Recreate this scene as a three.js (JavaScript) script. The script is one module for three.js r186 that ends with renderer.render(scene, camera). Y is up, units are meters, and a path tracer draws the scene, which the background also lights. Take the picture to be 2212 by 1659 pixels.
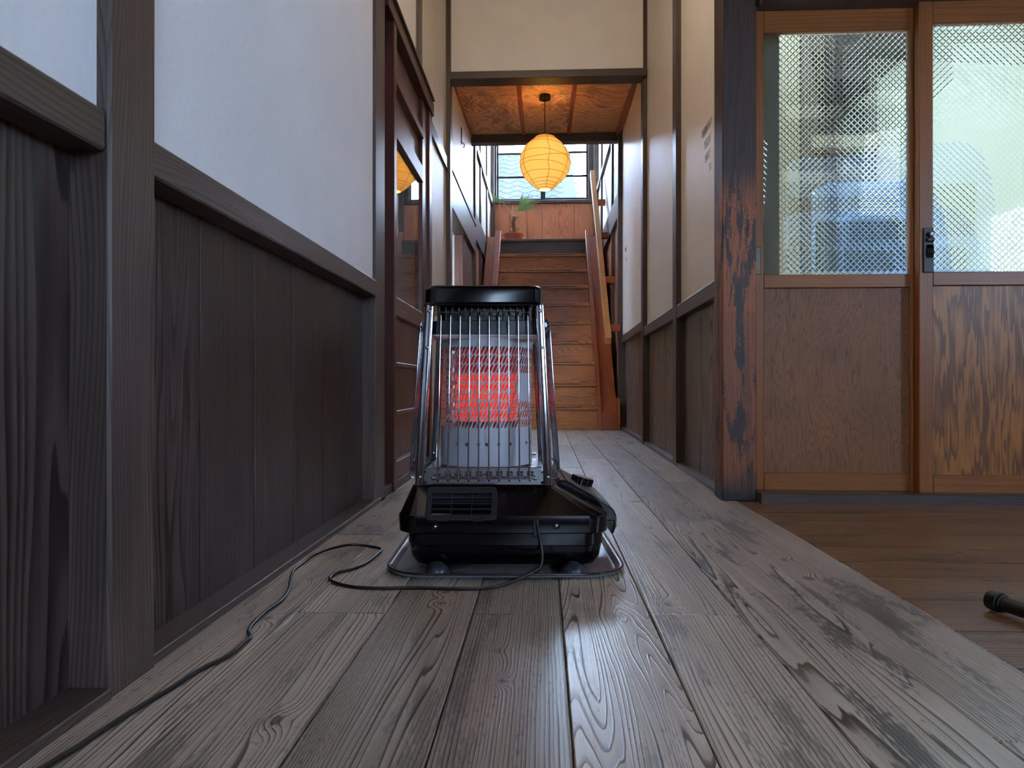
import * as THREE from 'three';
import { mergeGeometries, mergeVertices, toCreasedNormals } from 'three/addons/utils/BufferGeometryUtils.js';
import { FontLoader } from 'three/addons/loaders/FontLoader.js';
import { TextGeometry } from 'three/addons/geometries/TextGeometry.js';

// ---------------------------------------------------------------- camera, sky, exposure
const scene = new THREE.Scene();
const F = 1500, EYE = 0.38;                                   // focal length in pixels of the 2212 x 1659 frame, lens height
const camera = new THREE.PerspectiveCamera(2 * Math.atan(829.5 / F) * 180 / Math.PI, 2212 / 1659, 0.02, 200);
camera.position.set(0, EYE, 0);
const YAW = Math.atan(67 / F), PITCH = Math.atan(2.5 / F);
camera.rotation.set(PITCH, YAW, 0, 'YXZ');
const renderer = new THREE.WebGLRenderer();
renderer.toneMapping = THREE.LinearToneMapping;
renderer.toneMappingExposure = 1.1;
renderer.shadowMap.enabled = true;
scene.background = new THREE.Color().setRGB(32, 43, 60);   // bright hazy daylight sky

// ---------------------------------------------------------------- helpers
const { sin, cos, PI, floor, min, max, abs, sqrt, exp, hypot } = Math;
function rng(seed) { let a = seed >>> 0; return () => { a = (a + 0x6D2B79F5) >>> 0; let t = a; t = Math.imul(t ^ (t >>> 15), t | 1); t ^= t + Math.imul(t ^ (t >>> 7), t | 61); return ((t ^ (t >>> 14)) >>> 0) / 4294967296; }; }
const used = new Map();
function numbered(n) { const k = used.get(n) ?? 0; used.set(n, k + 1); return k ? n + '_' + String(k).padStart(3, '0') : n; }
function mesh(name, geo, mat, parent, pos) {
  const o = new THREE.Mesh(geo, mat); o.castShadow = o.receiveShadow = true;
  o.name = parent && parent !== scene ? name : numbered(name);
  if (pos) o.position.set(...pos);
  (parent ?? scene).add(o); return o;
}
function thing(name, label, category, pos = [0, 0, 0], turn = 0, group) {
  const o = new THREE.Group(); o.name = numbered(name); o.position.set(...pos); o.rotation.y = turn;
  o.userData = { label, category }; if (group) o.userData.group = group;
  scene.add(o); return o;
}
function struct(name, label) { const o = new THREE.Group(); o.name = name; o.userData = { kind: 'structure', label }; scene.add(o); return o; }
function tag(o, label, category, group) { o.userData = { label, category }; if (group) o.userData.group = group; return o; }
function st(o, label) { o.userData = { kind: 'structure', label }; return o; }

// box with chamfered edges, flat shaded, 44 triangles, uv in metres: v runs along the grain axis
function cbox(w, h, d, c = 0.002, g = 1, mx = 1, my = 1, ou = 0, ov = 0, strip) {
  const H = [w / 2, h / 2, d / 2]; c = min(c, H[0] * 0.8, H[1] * 0.8, H[2] * 0.8);
  const P = (s, a) => { const p = [0, 0, 0]; for (let k = 0; k < 3; k++) p[k] = s[k] * (k === a ? H[k] : H[k] - c); return p; };
  const pos = [], nor = [], uv = [];
  const face = (pts) => {
    const [a, b, e] = pts, u = [b[0] - a[0], b[1] - a[1], b[2] - a[2]], v = [e[0] - a[0], e[1] - a[1], e[2] - a[2]];
    let n = [u[1] * v[2] - u[2] * v[1], u[2] * v[0] - u[0] * v[2], u[0] * v[1] - u[1] * v[0]];
    const l = hypot(...n); n = n.map((x) => x / l);
    const m = pts.reduce((q, p) => [q[0] + p[0], q[1] + p[1], q[2] + p[2]], [0, 0, 0]);
    const flip = n[0] * m[0] + n[1] * m[1] + n[2] * m[2] < 0;
    if (flip) { n = n.map((x) => -x); pts = [...pts].reverse(); }
    let dom = 0; for (let k = 1; k < 3; k++) if (abs(n[k]) > abs(n[dom]) + 1e-6) dom = k;
    let va = g === dom ? (dom + 1) % 3 : g, ua = 3 - dom - va;
    for (let i = 1; i + 1 < pts.length; i++) for (const p of [pts[0], pts[i], pts[i + 1]]) {
      pos.push(...p); nor.push(...n);
      let U = p[ua] / mx + ou; const V = p[va] / my + ov;
      if (strip) { const f = (p[ua] + H[ua]) / (2 * H[ua]); U = (strip[0] + 0.03 + 0.94 * f * min(1, 2 * H[ua] / (mx)) + 0) / strip[1]; }
      uv.push(U, V);
    }
  };
  const S = [-1, 1];
  for (let a = 0; a < 3; a++) { const b = (a + 1) % 3, e = (a + 2) % 3; for (const s of S) face([[-1, -1], [1, -1], [1, 1], [-1, 1]].map(([x, y]) => { const q = [0, 0, 0]; q[a] = s; q[b] = x; q[e] = y; return P(q, a); })); }
  for (let a = 0; a < 3; a++) { const b = (a + 1) % 3, e = (a + 2) % 3; for (const x of S) for (const y of S) { const q = (t) => { const r = [0, 0, 0]; r[a] = t; r[b] = x; r[e] = y; return r; }; face([P(q(-1), b), P(q(1), b), P(q(1), e), P(q(-1), e)]); } }
  for (const x of S) for (const y of S) for (const z of S) face([P([x, y, z], 0), P([x, y, z], 1), P([x, y, z], 2)]);
  const geo = new THREE.BufferGeometry();
  geo.setAttribute('position', new THREE.Float32BufferAttribute(pos, 3)); geo.setAttribute('normal', new THREE.Float32BufferAttribute(nor, 3)); geo.setAttribute('uv', new THREE.Float32BufferAttribute(uv, 2));
  return geo;
}
const R0 = rng(77);
// a beam, board or panel given by its extents in the parent's axes; o.g grain axis, o.c chamfer, o.s strip of an atlas
function bx(parent, name, x0, x1, y0, y1, z0, z1, mat, o = {}) {
  const w = abs(x1 - x0), h = abs(y1 - y0), d = abs(z1 - z0), u = mat.userData;
  const g = o.g ?? [w, h, d].indexOf(max(w, h, d));
  const n = u.strips, s = n ? [o.s ?? floor(R0() * n), n] : undefined;
  const geo = cbox(w, h, d, o.c ?? 0.0025, g, u.mx ?? 1, u.my ?? 1, o.ou ?? R0(), o.ov ?? R0(), s);
  const m = mesh(name, geo, mat, parent, [(x0 + x1) / 2, (y0 + y1) / 2, (z0 + z1) / 2]);
  return m;
}
function tube(pts, r, seg = 48, rad = 8, closed = false) { return new THREE.TubeGeometry(new THREE.CatmullRomCurve3(pts.map((p) => new THREE.Vector3(...p)), closed, 'centripetal'), seg, r, rad, closed); }
function pipe(pts, r, rad = 8) {   // straight runs with tight corners
  const c = new THREE.CurvePath();
  const v = pts.map((p) => new THREE.Vector3(...p));
  for (let i = 0; i + 1 < v.length; i++) c.add(new THREE.LineCurve3(v[i], v[i + 1]));
  return new THREE.TubeGeometry(c, (v.length - 1) * 6, r, rad, false);
}
// rounded rectangle loop in the x-z plane
function rr(x0, x1, z0, z1, r, n = 6) {
  const out = [], C = [[x1 - r, z1 - r, 0], [x0 + r, z1 - r, PI / 2], [x0 + r, z0 + r, PI], [x1 - r, z0 + r, 1.5 * PI]];
  for (const [cx, cz, a] of C) for (let i = 0; i <= n; i++) { const t = a + (i / n) * PI / 2; out.push([cx + r * cos(t), cz + r * sin(t)]); }
  return out;
}
// skin through loops [{y, p:[[x,z]...]}]; capped
function loft(loops, cap0 = true, cap1 = true, crease = 0.6) {
  const n = loops[0].p.length, pos = [], idx = [], uv = [];
  loops.forEach((l, k) => l.p.forEach((q, i) => { pos.push(q[0], l.y, q[1]); uv.push(q[0] + q[1] * 0.3, l.y); }));
  for (let k = 0; k + 1 < loops.length; k++) for (let i = 0; i < n; i++) { const a = k * n + i, b = k * n + (i + 1) % n, c = a + n, d = b + n; idx.push(a, c, b, b, c, d); }
  const cap = (k, up) => { const c = pos.length / 3, L = loops[k].p; let sx = 0, sz = 0; L.forEach((q) => { sx += q[0]; sz += q[1]; }); pos.push(sx / n, loops[k].y, sz / n); uv.push(sx / n, sz / n); for (let i = 0; i < n; i++) { const a = k * n + i, b = k * n + (i + 1) % n; up ? idx.push(a, c, b) : idx.push(b, c, a); } };
  if (cap0) cap(0, false); if (cap1) cap(loops.length - 1, true);
  const g = new THREE.BufferGeometry(); g.setAttribute('position', new THREE.Float32BufferAttribute(pos, 3)); g.setAttribute('uv', new THREE.Float32BufferAttribute(uv, 2)); g.setIndex(idx);
  return toCreasedNormals(g, crease);
}
function extr(pts, depth, bevel = 0.002, seg = 1) { const s = new THREE.Shape(pts.map((p) => new THREE.Vector2(...p))); return new THREE.ExtrudeGeometry(s, { depth: depth - 2 * bevel, bevelEnabled: bevel > 0, bevelSize: bevel, bevelThickness: bevel, bevelOffset: -bevel, bevelSegments: seg, steps: 1 }).translate(0, 0, bevel); }

// ---------------------------------------------------------------- computed textures
const PERM = (() => { const r = rng(5), p = new Uint8Array(512), q = [...Array(256).keys()]; for (let i = 255; i > 0; i--) { const j = floor(r() * (i + 1)); [q[i], q[j]] = [q[j], q[i]]; } for (let i = 0; i < 512; i++) p[i] = q[i & 255]; return p; })();
const GX = new Float32Array(256), GY = new Float32Array(256); { const r = rng(9); for (let i = 0; i < 256; i++) { const a = r() * 2 * PI; GX[i] = cos(a); GY[i] = sin(a); } }
function pn(x, y, px, py, s) {     // gradient noise, periodic with px, py cells
  const x0 = floor(x), y0 = floor(y), fx = x - x0, fy = y - y0;
  let a = x0 % px; if (a < 0) a += px; let b = y0 % py; if (b < 0) b += py; const a1 = (a + 1) % px, b1 = (b + 1) % py;
  const h00 = PERM[PERM[(PERM[a & 255] + b) & 255] + s & 511], h10 = PERM[PERM[(PERM[a1 & 255] + b) & 255] + s & 511], h01 = PERM[PERM[(PERM[a & 255] + b1) & 255] + s & 511], h11 = PERM[PERM[(PERM[a1 & 255] + b1) & 255] + s & 511];
  const u = fx * fx * (3 - 2 * fx), v = fy * fy * (3 - 2 * fy);
  const n00 = GX[h00] * fx + GY[h00] * fy, n10 = GX[h10] * (fx - 1) + GY[h10] * fy, n01 = GX[h01] * fx + GY[h01] * (fy - 1), n11 = GX[h11] * (fx - 1) + GY[h11] * (fy - 1);
  return (n00 + (n10 - n00) * u + ((n01 + (n11 - n01) * u) - (n00 + (n10 - n00) * u)) * v) * 1.4;
}
const sm = (a, b, t) => { t = (t - a) / (b - a); t = t < 0 ? 0 : t > 1 ? 1 : t; return t * t * (3 - 2 * t); };
const hex = (c) => [(c >> 16) & 255, (c >> 8) & 255, c & 255];
function tex(W, H, data, srgb) { const t = new THREE.DataTexture(data, W, H, THREE.RGBAFormat, THREE.UnsignedByteType); t.wrapS = t.wrapT = THREE.RepeatWrapping; t.magFilter = THREE.LinearFilter; t.minFilter = THREE.LinearMipmapLinearFilter; t.generateMipmaps = true; if (srgb) t.colorSpace = THREE.SRGBColorSpace; t.needsUpdate = true; return t; }
/* wood seen on a sawn face: contour lines of a stretched noise field. strips: boards side by side in one atlas.
   o: W,H pixels; mx,my metres of one board / tile; N rings across, A how far the figure wanders, cu,cv noise cells across and along */
function wood(o) {
  const { W, H, strips = 1, seed = 1 } = o, sw = W / strips, col = new Uint8Array(W * H * 4), bmp = new Uint8Array(W * H * 4);
  for (let s = 0; s < strips; s++) {
    const r = rng(seed * 131 + s * 17 + 3), v = o.vary ? o.vary(s, r) : {}, q = { ...o, ...v };
    const e = hex(q.early), l = hex(q.late), sd = floor(r() * 200), cu = q.cu ?? 2, cv = q.cv ?? 3, N = q.N, A = q.A, jit = q.jit ?? 0.15;
    const tone = q.tone ?? 1, knots = [], nk = q.knots ?? 0, streak = q.streak ?? 0.06, stain = q.stain ?? 0, off = r();
    for (let k = 0; k < nk; k++) knots.push([0.12 + 0.76 * r(), r(), 0.035 + 0.05 * r(), r() < 0.75]);
    for (let y = 0; y < H; y++) {
      const V = y / H;
      for (let x = 0; x < sw; x++) {
        const U = (x + 0.5) / sw;
        let ph = N * U + A * (pn(U * cu, V * cv, cu, cv, sd) + 0.35 * pn(U * cu * 3, V * cv * 2, cu * 3, cv * 2, sd + 31)) + jit * pn(U * cu * 12, V * cv * 6, cu * 12, cv * 6, sd + 57) + off;
        if (q.flame) ph += q.flame * (pn(U * 40, V * 3, 40, 3, sd + 11) + 0.6 * pn(U * 90, V * 7, 90, 7, sd + 13));
        let dark = 0;
        for (const k of knots) {
          let dv = V - k[1]; dv -= Math.round(dv); const dx = (U - k[0]) * q.mx, dy = dv * q.my * 0.62, d2 = dx * dx + dy * dy, rad = k[2] * q.mx * 1.5;
          if (d2 < rad * rad * 30) { const w = exp(-d2 / (rad * rad * 2.2)); ph += w * 3.2 * (k[3] ? 1 : 0.5) * (dx > 0 ? 1 : 0.85); const d = sqrt(d2) / rad; dark = max(dark, (k[3] ? 0.62 : 0.35) * (1 - sm(0.25, 0.75, d + 0.25 * pn(U * 30, V * 60, 30, 60, sd + 5)))); }
        }
        const t = ph - floor(ph), id = floor(ph);
        const wid = 0.5 + 0.35 * (PERM[(id & 255)] / 255 - 0.5);
        let late = q.thin ? sm(wid + 0.2, 0.9, t) * (1 - sm(0.93, 1, t)) + 0.22 * sm(0, 0.8, t) * (1 - sm(0.93, 1, t)) : sm(wid - 0.25, 0.9, t) * (1 - sm(0.93, 1, t));
        late *= 0.65 + 0.35 * PERM[(id * 7 + sd) & 255] / 255;
        const fib = pn(U * 70, V * 5, 70, 5, sd + 71) * 0.6 + pn(U * 160, V * 14, 160, 14, sd + 91) * 0.5, broad = pn(U * cu, V * 4, cu, 4, sd + 101) + 0.5 * pn(U * cu * 2, V * 9, cu * 2, 9, sd + 105);
        let st = 0;
        if (stain) { const z = pn(U * 3, V * 5, 3, 5, sd + 120) + 0.7 * pn(U * 9, V * 16, 9, 16, sd + 121) + 0.55 * pn(U * 60, V * 90, 60, 90, sd + 122) + 0.3 * late; st = stain * sm(0.32, 0.72, z); }
        let spk = 0; if (q.speck) { const z = pn(U * 26, V * 150, 26, 150, sd + 130) + 0.4 * pn(U * 5, V * 8, 5, 8, sd + 131); spk = q.speck * sm(0.62, 0.8, z); }
        let light = 0; if (q.worn) light = q.worn * sm(0.25, 0.8, pn(U * 2, V * 4, 2, 4, sd + 140) + 0.6 * pn(U * 30, V * 6, 30, 6, sd + 141));
        const k = late * (q.contrast ?? 1), m = tone * (1 + streak * fib + 0.09 * broad) * (1 - dark * 0.75) * (1 - st * 0.55) * (1 - spk * 0.5) * (1 + light), i = (y * W + s * sw + x) * 4;
        for (let c = 0; c < 3; c++) { let a = (e[c] + (l[c] - e[c]) * k) * m; if (st) a += (58 - a) * st * 0.35; col[i + c] = a < 0 ? 0 : a > 255 ? 255 : a; }
        col[i + 3] = 255;
        const hgt = 128 + 92 * (late - 0.35) * (1 - dark) + 22 * fib - 40 * spk + 18 * broad;
        bmp[i] = bmp[i + 1] = bmp[i + 2] = hgt < 0 ? 0 : hgt > 255 ? 255 : hgt; bmp[i + 3] = 255;
      }
    }
  }
  if (o.after) o.after(col, bmp, W, H);
  return { map: tex(W, H, col, true), h: bmp, W, H, px: W / strips / o.mx, py: H / o.my, mx: o.mx, my: o.my, strips: strips > 1 ? strips : undefined };
}
// the relief of a surface as a normal map, from its heights in metres
function relief(w, scale) {
  const { W, H, h, px, py } = w, d = new Uint8Array(W * H * 4), k = scale / 255 / 2;
  for (let y = 0; y < H; y++) for (let x = 0; x < W; x++) {
    const at = (a, b) => h[(((b + H) % H) * W + ((a + W) % W)) * 4], i = (y * W + x) * 4;
    const nx = -(at(x + 1, y) - at(x - 1, y)) * k * px, ny = -(at(x, y + 1) - at(x, y - 1)) * k * py, l = 1 / sqrt(nx * nx + ny * ny + 1);
    d[i] = 127.5 + 127.5 * nx * l; d[i + 1] = 127.5 + 127.5 * ny * l; d[i + 2] = 127.5 + 127.5 * l; d[i + 3] = 255;
  }
  return tex(W, H, d, false);
}
function woodMat(w, p = {}) {
  const { bumpScale = 0, ...q } = p;
  if (bumpScale && !w.normal) w.normal = relief(w, bumpScale);
  const m = new THREE.MeshPhysicalMaterial({ map: w.map, normalMap: bumpScale ? w.normal : null, roughness: 0.5, ...q });
  m.userData = { mx: w.mx, my: w.my, strips: w.strips }; return m;
}
const std = (c, rough, metal = 0, p = {}) => new THREE.MeshPhysicalMaterial({ color: c, roughness: rough, metalness: metal, ...p });
const M = {};
const wFloor = wood({
  W: 2048, H: 2048, strips: 8, seed: 4, mx: 0.147, my: 1.7, thin: true, early: 0xaca294, late: 0x44382c, N: 22, A: 3, cu: 2, cv: 2, jit: 0.12, streak: 0.1, speck: 0.4,
  vary: (s, r) => [{ N: 24, A: 1.6, knots: 2, tone: 1.05, cv: 3, stain: 0.35 }, { N: 26, A: 4.5, knots: 3, tone: 0.88, stain: 0.3 }, { N: 32, A: 0.9, knots: 2, tone: 0.84, cv: 3, stain: 0.3 }, { N: 11, A: 7, knots: 4, tone: 1.02, cv: 2, stain: 0.2 }, { N: 22, A: 3.4, knots: 4, tone: 1.03, stain: 0.3 }, { N: 12, A: 5.0, knots: 1, tone: 0.98, stain: 0.75, cv: 2 }, { N: 32, A: 1.2, knots: 3, tone: 0.96, stain: 0.55, cv: 3 }, { N: 22, A: 5.2, knots: 2, tone: 0.9, stain: 0.35 }][s],
});
M.floor = woodMat(wFloor, { roughness: 0.31, bumpScale: 0.0007 });
const wHall = wood({ W: 1024, H: 1024, strips: 4, seed: 12, mx: 0.15, my: 1.9, early: 0x7a5a3a, late: 0x472d18, N: 18, A: 2, cu: 2, cv: 2, streak: 0.14, knots: 3, stain: 0.5, speck: 0.6, jit: 0.2 });
M.hall = woodMat(wHall, { roughness: 0.4 });
const wDark = wood({ W: 1024, H: 1024, strips: 4, seed: 21, mx: 0.23, my: 1.0, early: 0x76665d, late: 0x2a1d17, N: 24, A: 5, cu: 2, cv: 1, streak: 0.16, jit: 0.1, contrast: 0.95, worn: 0.22, vary: (s) => [{ N: 13, A: 4.5 }, { N: 34, A: 2.2 }, { N: 26, A: 5 }, { N: 14, A: 8 }][s] });
M.dark = woodMat(wDark, { roughness: 0.42, bumpScale: 0.0006, color: new THREE.Color().setRGB(0.34, 0.315, 0.335) });
M.dado = woodMat(wDark, { roughness: 0.45 });
const wPost = wood({ W: 512, H: 1024, seed: 31, mx: 0.24, my: 1.2, early: 0x4e413b, late: 0x271d19, N: 34, A: 3, cu: 2, cv: 2, streak: 0.14, contrast: 0.75, worn: 0.2 });
M.post = woodMat(wPost, { roughness: 0.4 });
const wRed = wood({ W: 512, H: 1024, seed: 33, mx: 0.3, my: 1.2, early: 0x47221b, late: 0x2e130f, N: 26, A: 3, cu: 2, cv: 1, streak: 0.12, contrast: 0.7 });
M.red = woodMat(wRed, { roughness: 0.35 });
const wPanel = wood({ W: 512, H: 1024, seed: 35, mx: 0.3, my: 0.9, early: 0x6d4a3c, late: 0x4a2d22, N: 22, A: 4, cu: 2, cv: 1, streak: 0.14, contrast: 0.7 });
M.panel = woodMat(wPanel, { roughness: 0.42 });
const wStair = wood({ W: 512, H: 1024, seed: 37, mx: 0.24, my: 1.2, early: 0xa8631f, late: 0x733e14, N: 16, A: 4, cu: 2, cv: 2, streak: 0.12, contrast: 0.75, stain: 0.15 });
M.stair = woodMat(wStair, { roughness: 0.4 });
M.stringer = woodMat(wood({ W: 512, H: 1024, seed: 38, mx: 0.24, my: 1.2, early: 0x94491f, late: 0x6c3012, N: 18, A: 4, cu: 2, cv: 1, streak: 0.12, contrast: 0.6 }), { roughness: 0.35 });
M.rail = woodMat(wood({ W: 256, H: 512, seed: 39, mx: 0.2, my: 1.2, early: 0xc98f55, late: 0xa66c38, N: 18, A: 3, cu: 2, cv: 2, streak: 0.1, contrast: 0.6 }), { roughness: 0.35 });
const wCedar = wood({ W: 1024, H: 1024, strips: 4, seed: 41, mx: 0.2, my: 0.9, early: 0xbd7a55, late: 0x87472b, N: 14, A: 5, cu: 2, cv: 1, streak: 0.1, jit: 0.15, contrast: 0.85, vary: (s) => [{ N: 18, A: 2.5 }, { N: 7, A: 7, flame: 0.12 }, { N: 9, A: 6 }, { N: 20, A: 2 }][s] });
M.cedar = woodMat(wCedar, { roughness: 0.45 });
const wCeil = wood({ W: 1024, H: 1024, strips: 2, seed: 43, mx: 0.42, my: 1.5, early: 0xd8a172, late: 0xa26a42, N: 16, A: 7, cu: 3, cv: 3, flame: 0.25, streak: 0.12, contrast: 0.7, stain: 0.3, vary: (s) => [{ A: 9 }, { A: 4, N: 26 }][s] });
M.ceil = woodMat(wCeil, { roughness: 0.5 });
const wDoor = wood({ W: 512, H: 1024, seed: 45, mx: 0.2, my: 1.4, early: 0x8a4f1c, late: 0x683810, N: 22, A: 2.5, cu: 2, cv: 1, streak: 0.12, contrast: 0.6 });
M.door = woodMat(wDoor, { roughness: 0.4 });
M.plyA = woodMat(wood({ W: 1024, H: 1024, seed: 47, mx: 0.5, my: 0.62, thin: true, early: 0x7e4c24, late: 0x55300f, N: 22, A: 16, cu: 2, cv: 1, flame: 1.1, jit: 0.6, streak: 0.1, contrast: 0.85 }), { roughness: 0.5 });
M.plyB = woodMat(wood({ W: 1024, H: 1024, seed: 52, mx: 0.5, my: 0.62, early: 0x9a6029, late: 0x57300f, N: 3, A: 8, cu: 2, cv: 1, flame: 0.5, jit: 0.35, streak: 0.1, contrast: 1 }), { roughness: 0.4 });
// the corner post: dark stain rubbed through to orange wood by hands and luggage, with a soot-black foot
const wCorner = wood({
  W: 512, H: 2048, seed: 55, mx: 0.112, my: 1.9, early: 0x382219, late: 0x1f120d, N: 9, A: 2.5, cu: 2, cv: 2, streak: 0.1, contrast: 0.9,
  after(col, bmp, W, H) {
    for (let y = 0; y < H; y++) for (let x = 0; x < W; x++) {
      const U = x / W, V = y / H, Y = V * 1.9, i = (y * W + x) * 4;
      const patch = pn(U * 3, V * 12, 3, 12, 61) + 0.55 * pn(U * 9, V * 30, 9, 30, 62) + 0.35 * pn(U * 45, V * 40, 45, 40, 63) + 0.3 * pn(U * 20, V * 220, 20, 220, 64);
      const where = sm(0.0, 0.12, Y) * (1 - sm(0.95, 1.12, Y)), side = U < 0.42 ? 0.34 : U < 0.6 ? -0.22 : 0.1;
      const w = where * sm(0.0, 0.3, patch + (Y < 0.62 ? 0.42 + side * 0.5 : 0.12 + side)), line = bmp[i] / 255;
      const o = [176, 92, 38], gr = 0.62 + 0.45 * (1 - line) + 0.12 * pn(U * 60, V * 60, 60, 60, 65);
      for (let c = 0; c < 3; c++) col[i + c] = col[i + c] + (o[c] * gr - col[i + c]) * w * (Y < 0.62 ? 0.72 : 0.9);
      const soot = (1 - sm(0.01, 0.035, Y + 0.02 * pn(U * 12, V * 30, 12, 30, 66)));
      for (let c = 0; c < 3; c++) col[i + c] *= 1 - 0.7 * soot;
    }
  },
});
M.corner = woodMat(wCorner, { roughness: 0.52, bumpScale: 0.0006 });
function plasterTex(seed, base) {
  const W = 512, H = 512, c = new Uint8Array(W * H * 4), b = new Uint8Array(W * H * 4), e = hex(base);
  for (let y = 0; y < H; y++) for (let x = 0; x < W; x++) {
    const U = x / W, V = y / H, i = (y * W + x) * 4;
    const broad = pn(U * 3, V * 3, 3, 3, seed) + 0.5 * pn(U * 8, V * 7, 8, 7, seed + 1), trowel = pn(U * 14 + V * 6, V * 10, 14, 10, seed + 2), fine = pn(U * 120, V * 120, 120, 120, seed + 3);
    const m = 1 + 0.022 * broad + 0.012 * trowel + 0.012 * fine;
    for (let k = 0; k < 3; k++) c[i + k] = min(255, e[k] * m); c[i + 3] = 255;
    b[i] = b[i + 1] = b[i + 2] = max(0, min(255, 128 + 40 * broad + 45 * trowel + 14 * fine)); b[i + 3] = 255;
  }
  return { map: tex(W, H, c, true), h: b, W, H, px: W / 1.3, py: H / 1.3, mx: 1.3, my: 1.3 };
}
M.plaster = woodMat(plasterTex(11, 0xe0e0e0), { roughness: 0.62 });
M.plasterWarm = woodMat(plasterTex(23, 0xe7e2da), { roughness: 0.5 });
M.outer = std(0xb9b2a6, 0.9);
M.ceiling = std(0x4a382a, 0.85);
M.black = std(0x060609, 0.14, 0, { specularIntensity: 0.55 });
M.blackSatin = std(0x070709, 0.42);
M.plastic = std(0x14181c, 0.42);
M.felt = std(0x0b0b0c, 0.95);   // bitumen roofing felt under the slates
M.chrome = std(0xa9abb2, 0.1, 1);
M.steel = std(0x9c9ea2, 0.25, 1);
M.enamel = std(0xb2b4ba, 0.5);
M.tray = std(0x85868a, 0.22, 0.4);
M.trayRim = std(0x1b1c1f, 0.2);
M.foot = std(0x20242b, 0.4);
M.rubber = std(0x060608, 0.38);
M.iron = std(0x1c1815, 0.45, 0.3);
M.slate = [0x1e2328, 0x21262b, 0x1b2024].map((c) => std(c, 0.9, 0, { specularIntensity: 0.1 }));
M.glassPane = new THREE.MeshPhysicalMaterial({ color: 0xffffff, roughness: 0.0, transmission: 1, thickness: 0, ior: 1.5 });

// ---------------------------------------------------------------- floor boards
{
  const f = struct('floor', 'worn grey-brown floor boards running down the corridor');
  bx(f, 'subfloor', -0.86, 0.82, -0.06, -0.022, -6.1, 2.4, M.hall, { c: 0 });
  bx(f, 'subfloor', -0.9, 0.9, -0.16, -0.06, -8.8, -6.0, M.hall, { c: 0 });
  const cols = [[-0.53, -0.41], [-0.41, -0.263], [-0.263, -0.1175], [-0.1175, 0.031], [0.031, 0.177], [0.177, 0.327], [0.327, 0.486], [0.486, 0.637]];
  const joints = [[-1.75, -3.7], [-1.145, -3.1, -4.42], [0.2, -2.3, -4.42], [-1.15, -2.9, -4.42], [0.35, -3.2, -4.42], [-1.163, -3.62, -4.42], [0.1, -1.96, -3.62, -4.42], [-0.765, -2.74, -4.42]];
  const kind = [[0, 6, 0, 2], [4, 0, 1, 4], [1, 1, 4, 0], [2, 2, 7, 1], [3, 3, 1, 4], [0, 4, 2, 7], [6, 5, 7, 1], [7, 6, 4, 5, 2]];
  const offs = rng(8);
  cols.forEach(([a, b], i) => {
    const zs = [2.4, ...joints[i], -6.05];
    for (let k = 0; k + 1 < zs.length; k++) {
      const x0 = i === 0 ? a : a, m = bx(f, 'plank', x0 + 0.0008, b - 0.0008, -0.022, (offs() - 0.5) * 0.0012, zs[k + 1] + 0.0007, zs[k] - 0.0007, M.floor, { g: 2, c: 0.0016, s: kind[i][k % kind[i].length], ov: offs() });
      m.name = 'plank';
    }
  });
  for (const [x0, x1] of [[-0.74, -0.53], [0.637, 0.8]]) bx(f, 'edge_board', x0, x1, -0.022, -0.001, -6.05, -2.34, M.floor, { g: 2, s: 6 });
  const h = struct('floor_001', 'darker brown hall floor boards laid across in front of the glass doors');
  bx(h, 'subfloor', 0.7, 3.3, -0.06, -0.022, -2.3, 2.4, M.hall, { c: 0 });
  const zs = [2.4, 1.9, 1.4, 0.9, 0.4, 0.1, -0.2, -0.5, -0.65, -0.8, -0.963, -1.107, -1.265, -1.4, -1.535, -1.675, -1.82, -1.965, -2.11, -2.3];
  for (let k = 0; k + 1 < zs.length; k++) { const r = offs(); bx(h, 'plank', 0.6385, 3.3, -0.022, -0.001 - r * 0.001, zs[k + 1] + 0.0008, zs[k] - 0.0008, M.hall, { g: 0, c: 0.0016, s: k % 4, ov: r }); }
}

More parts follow.
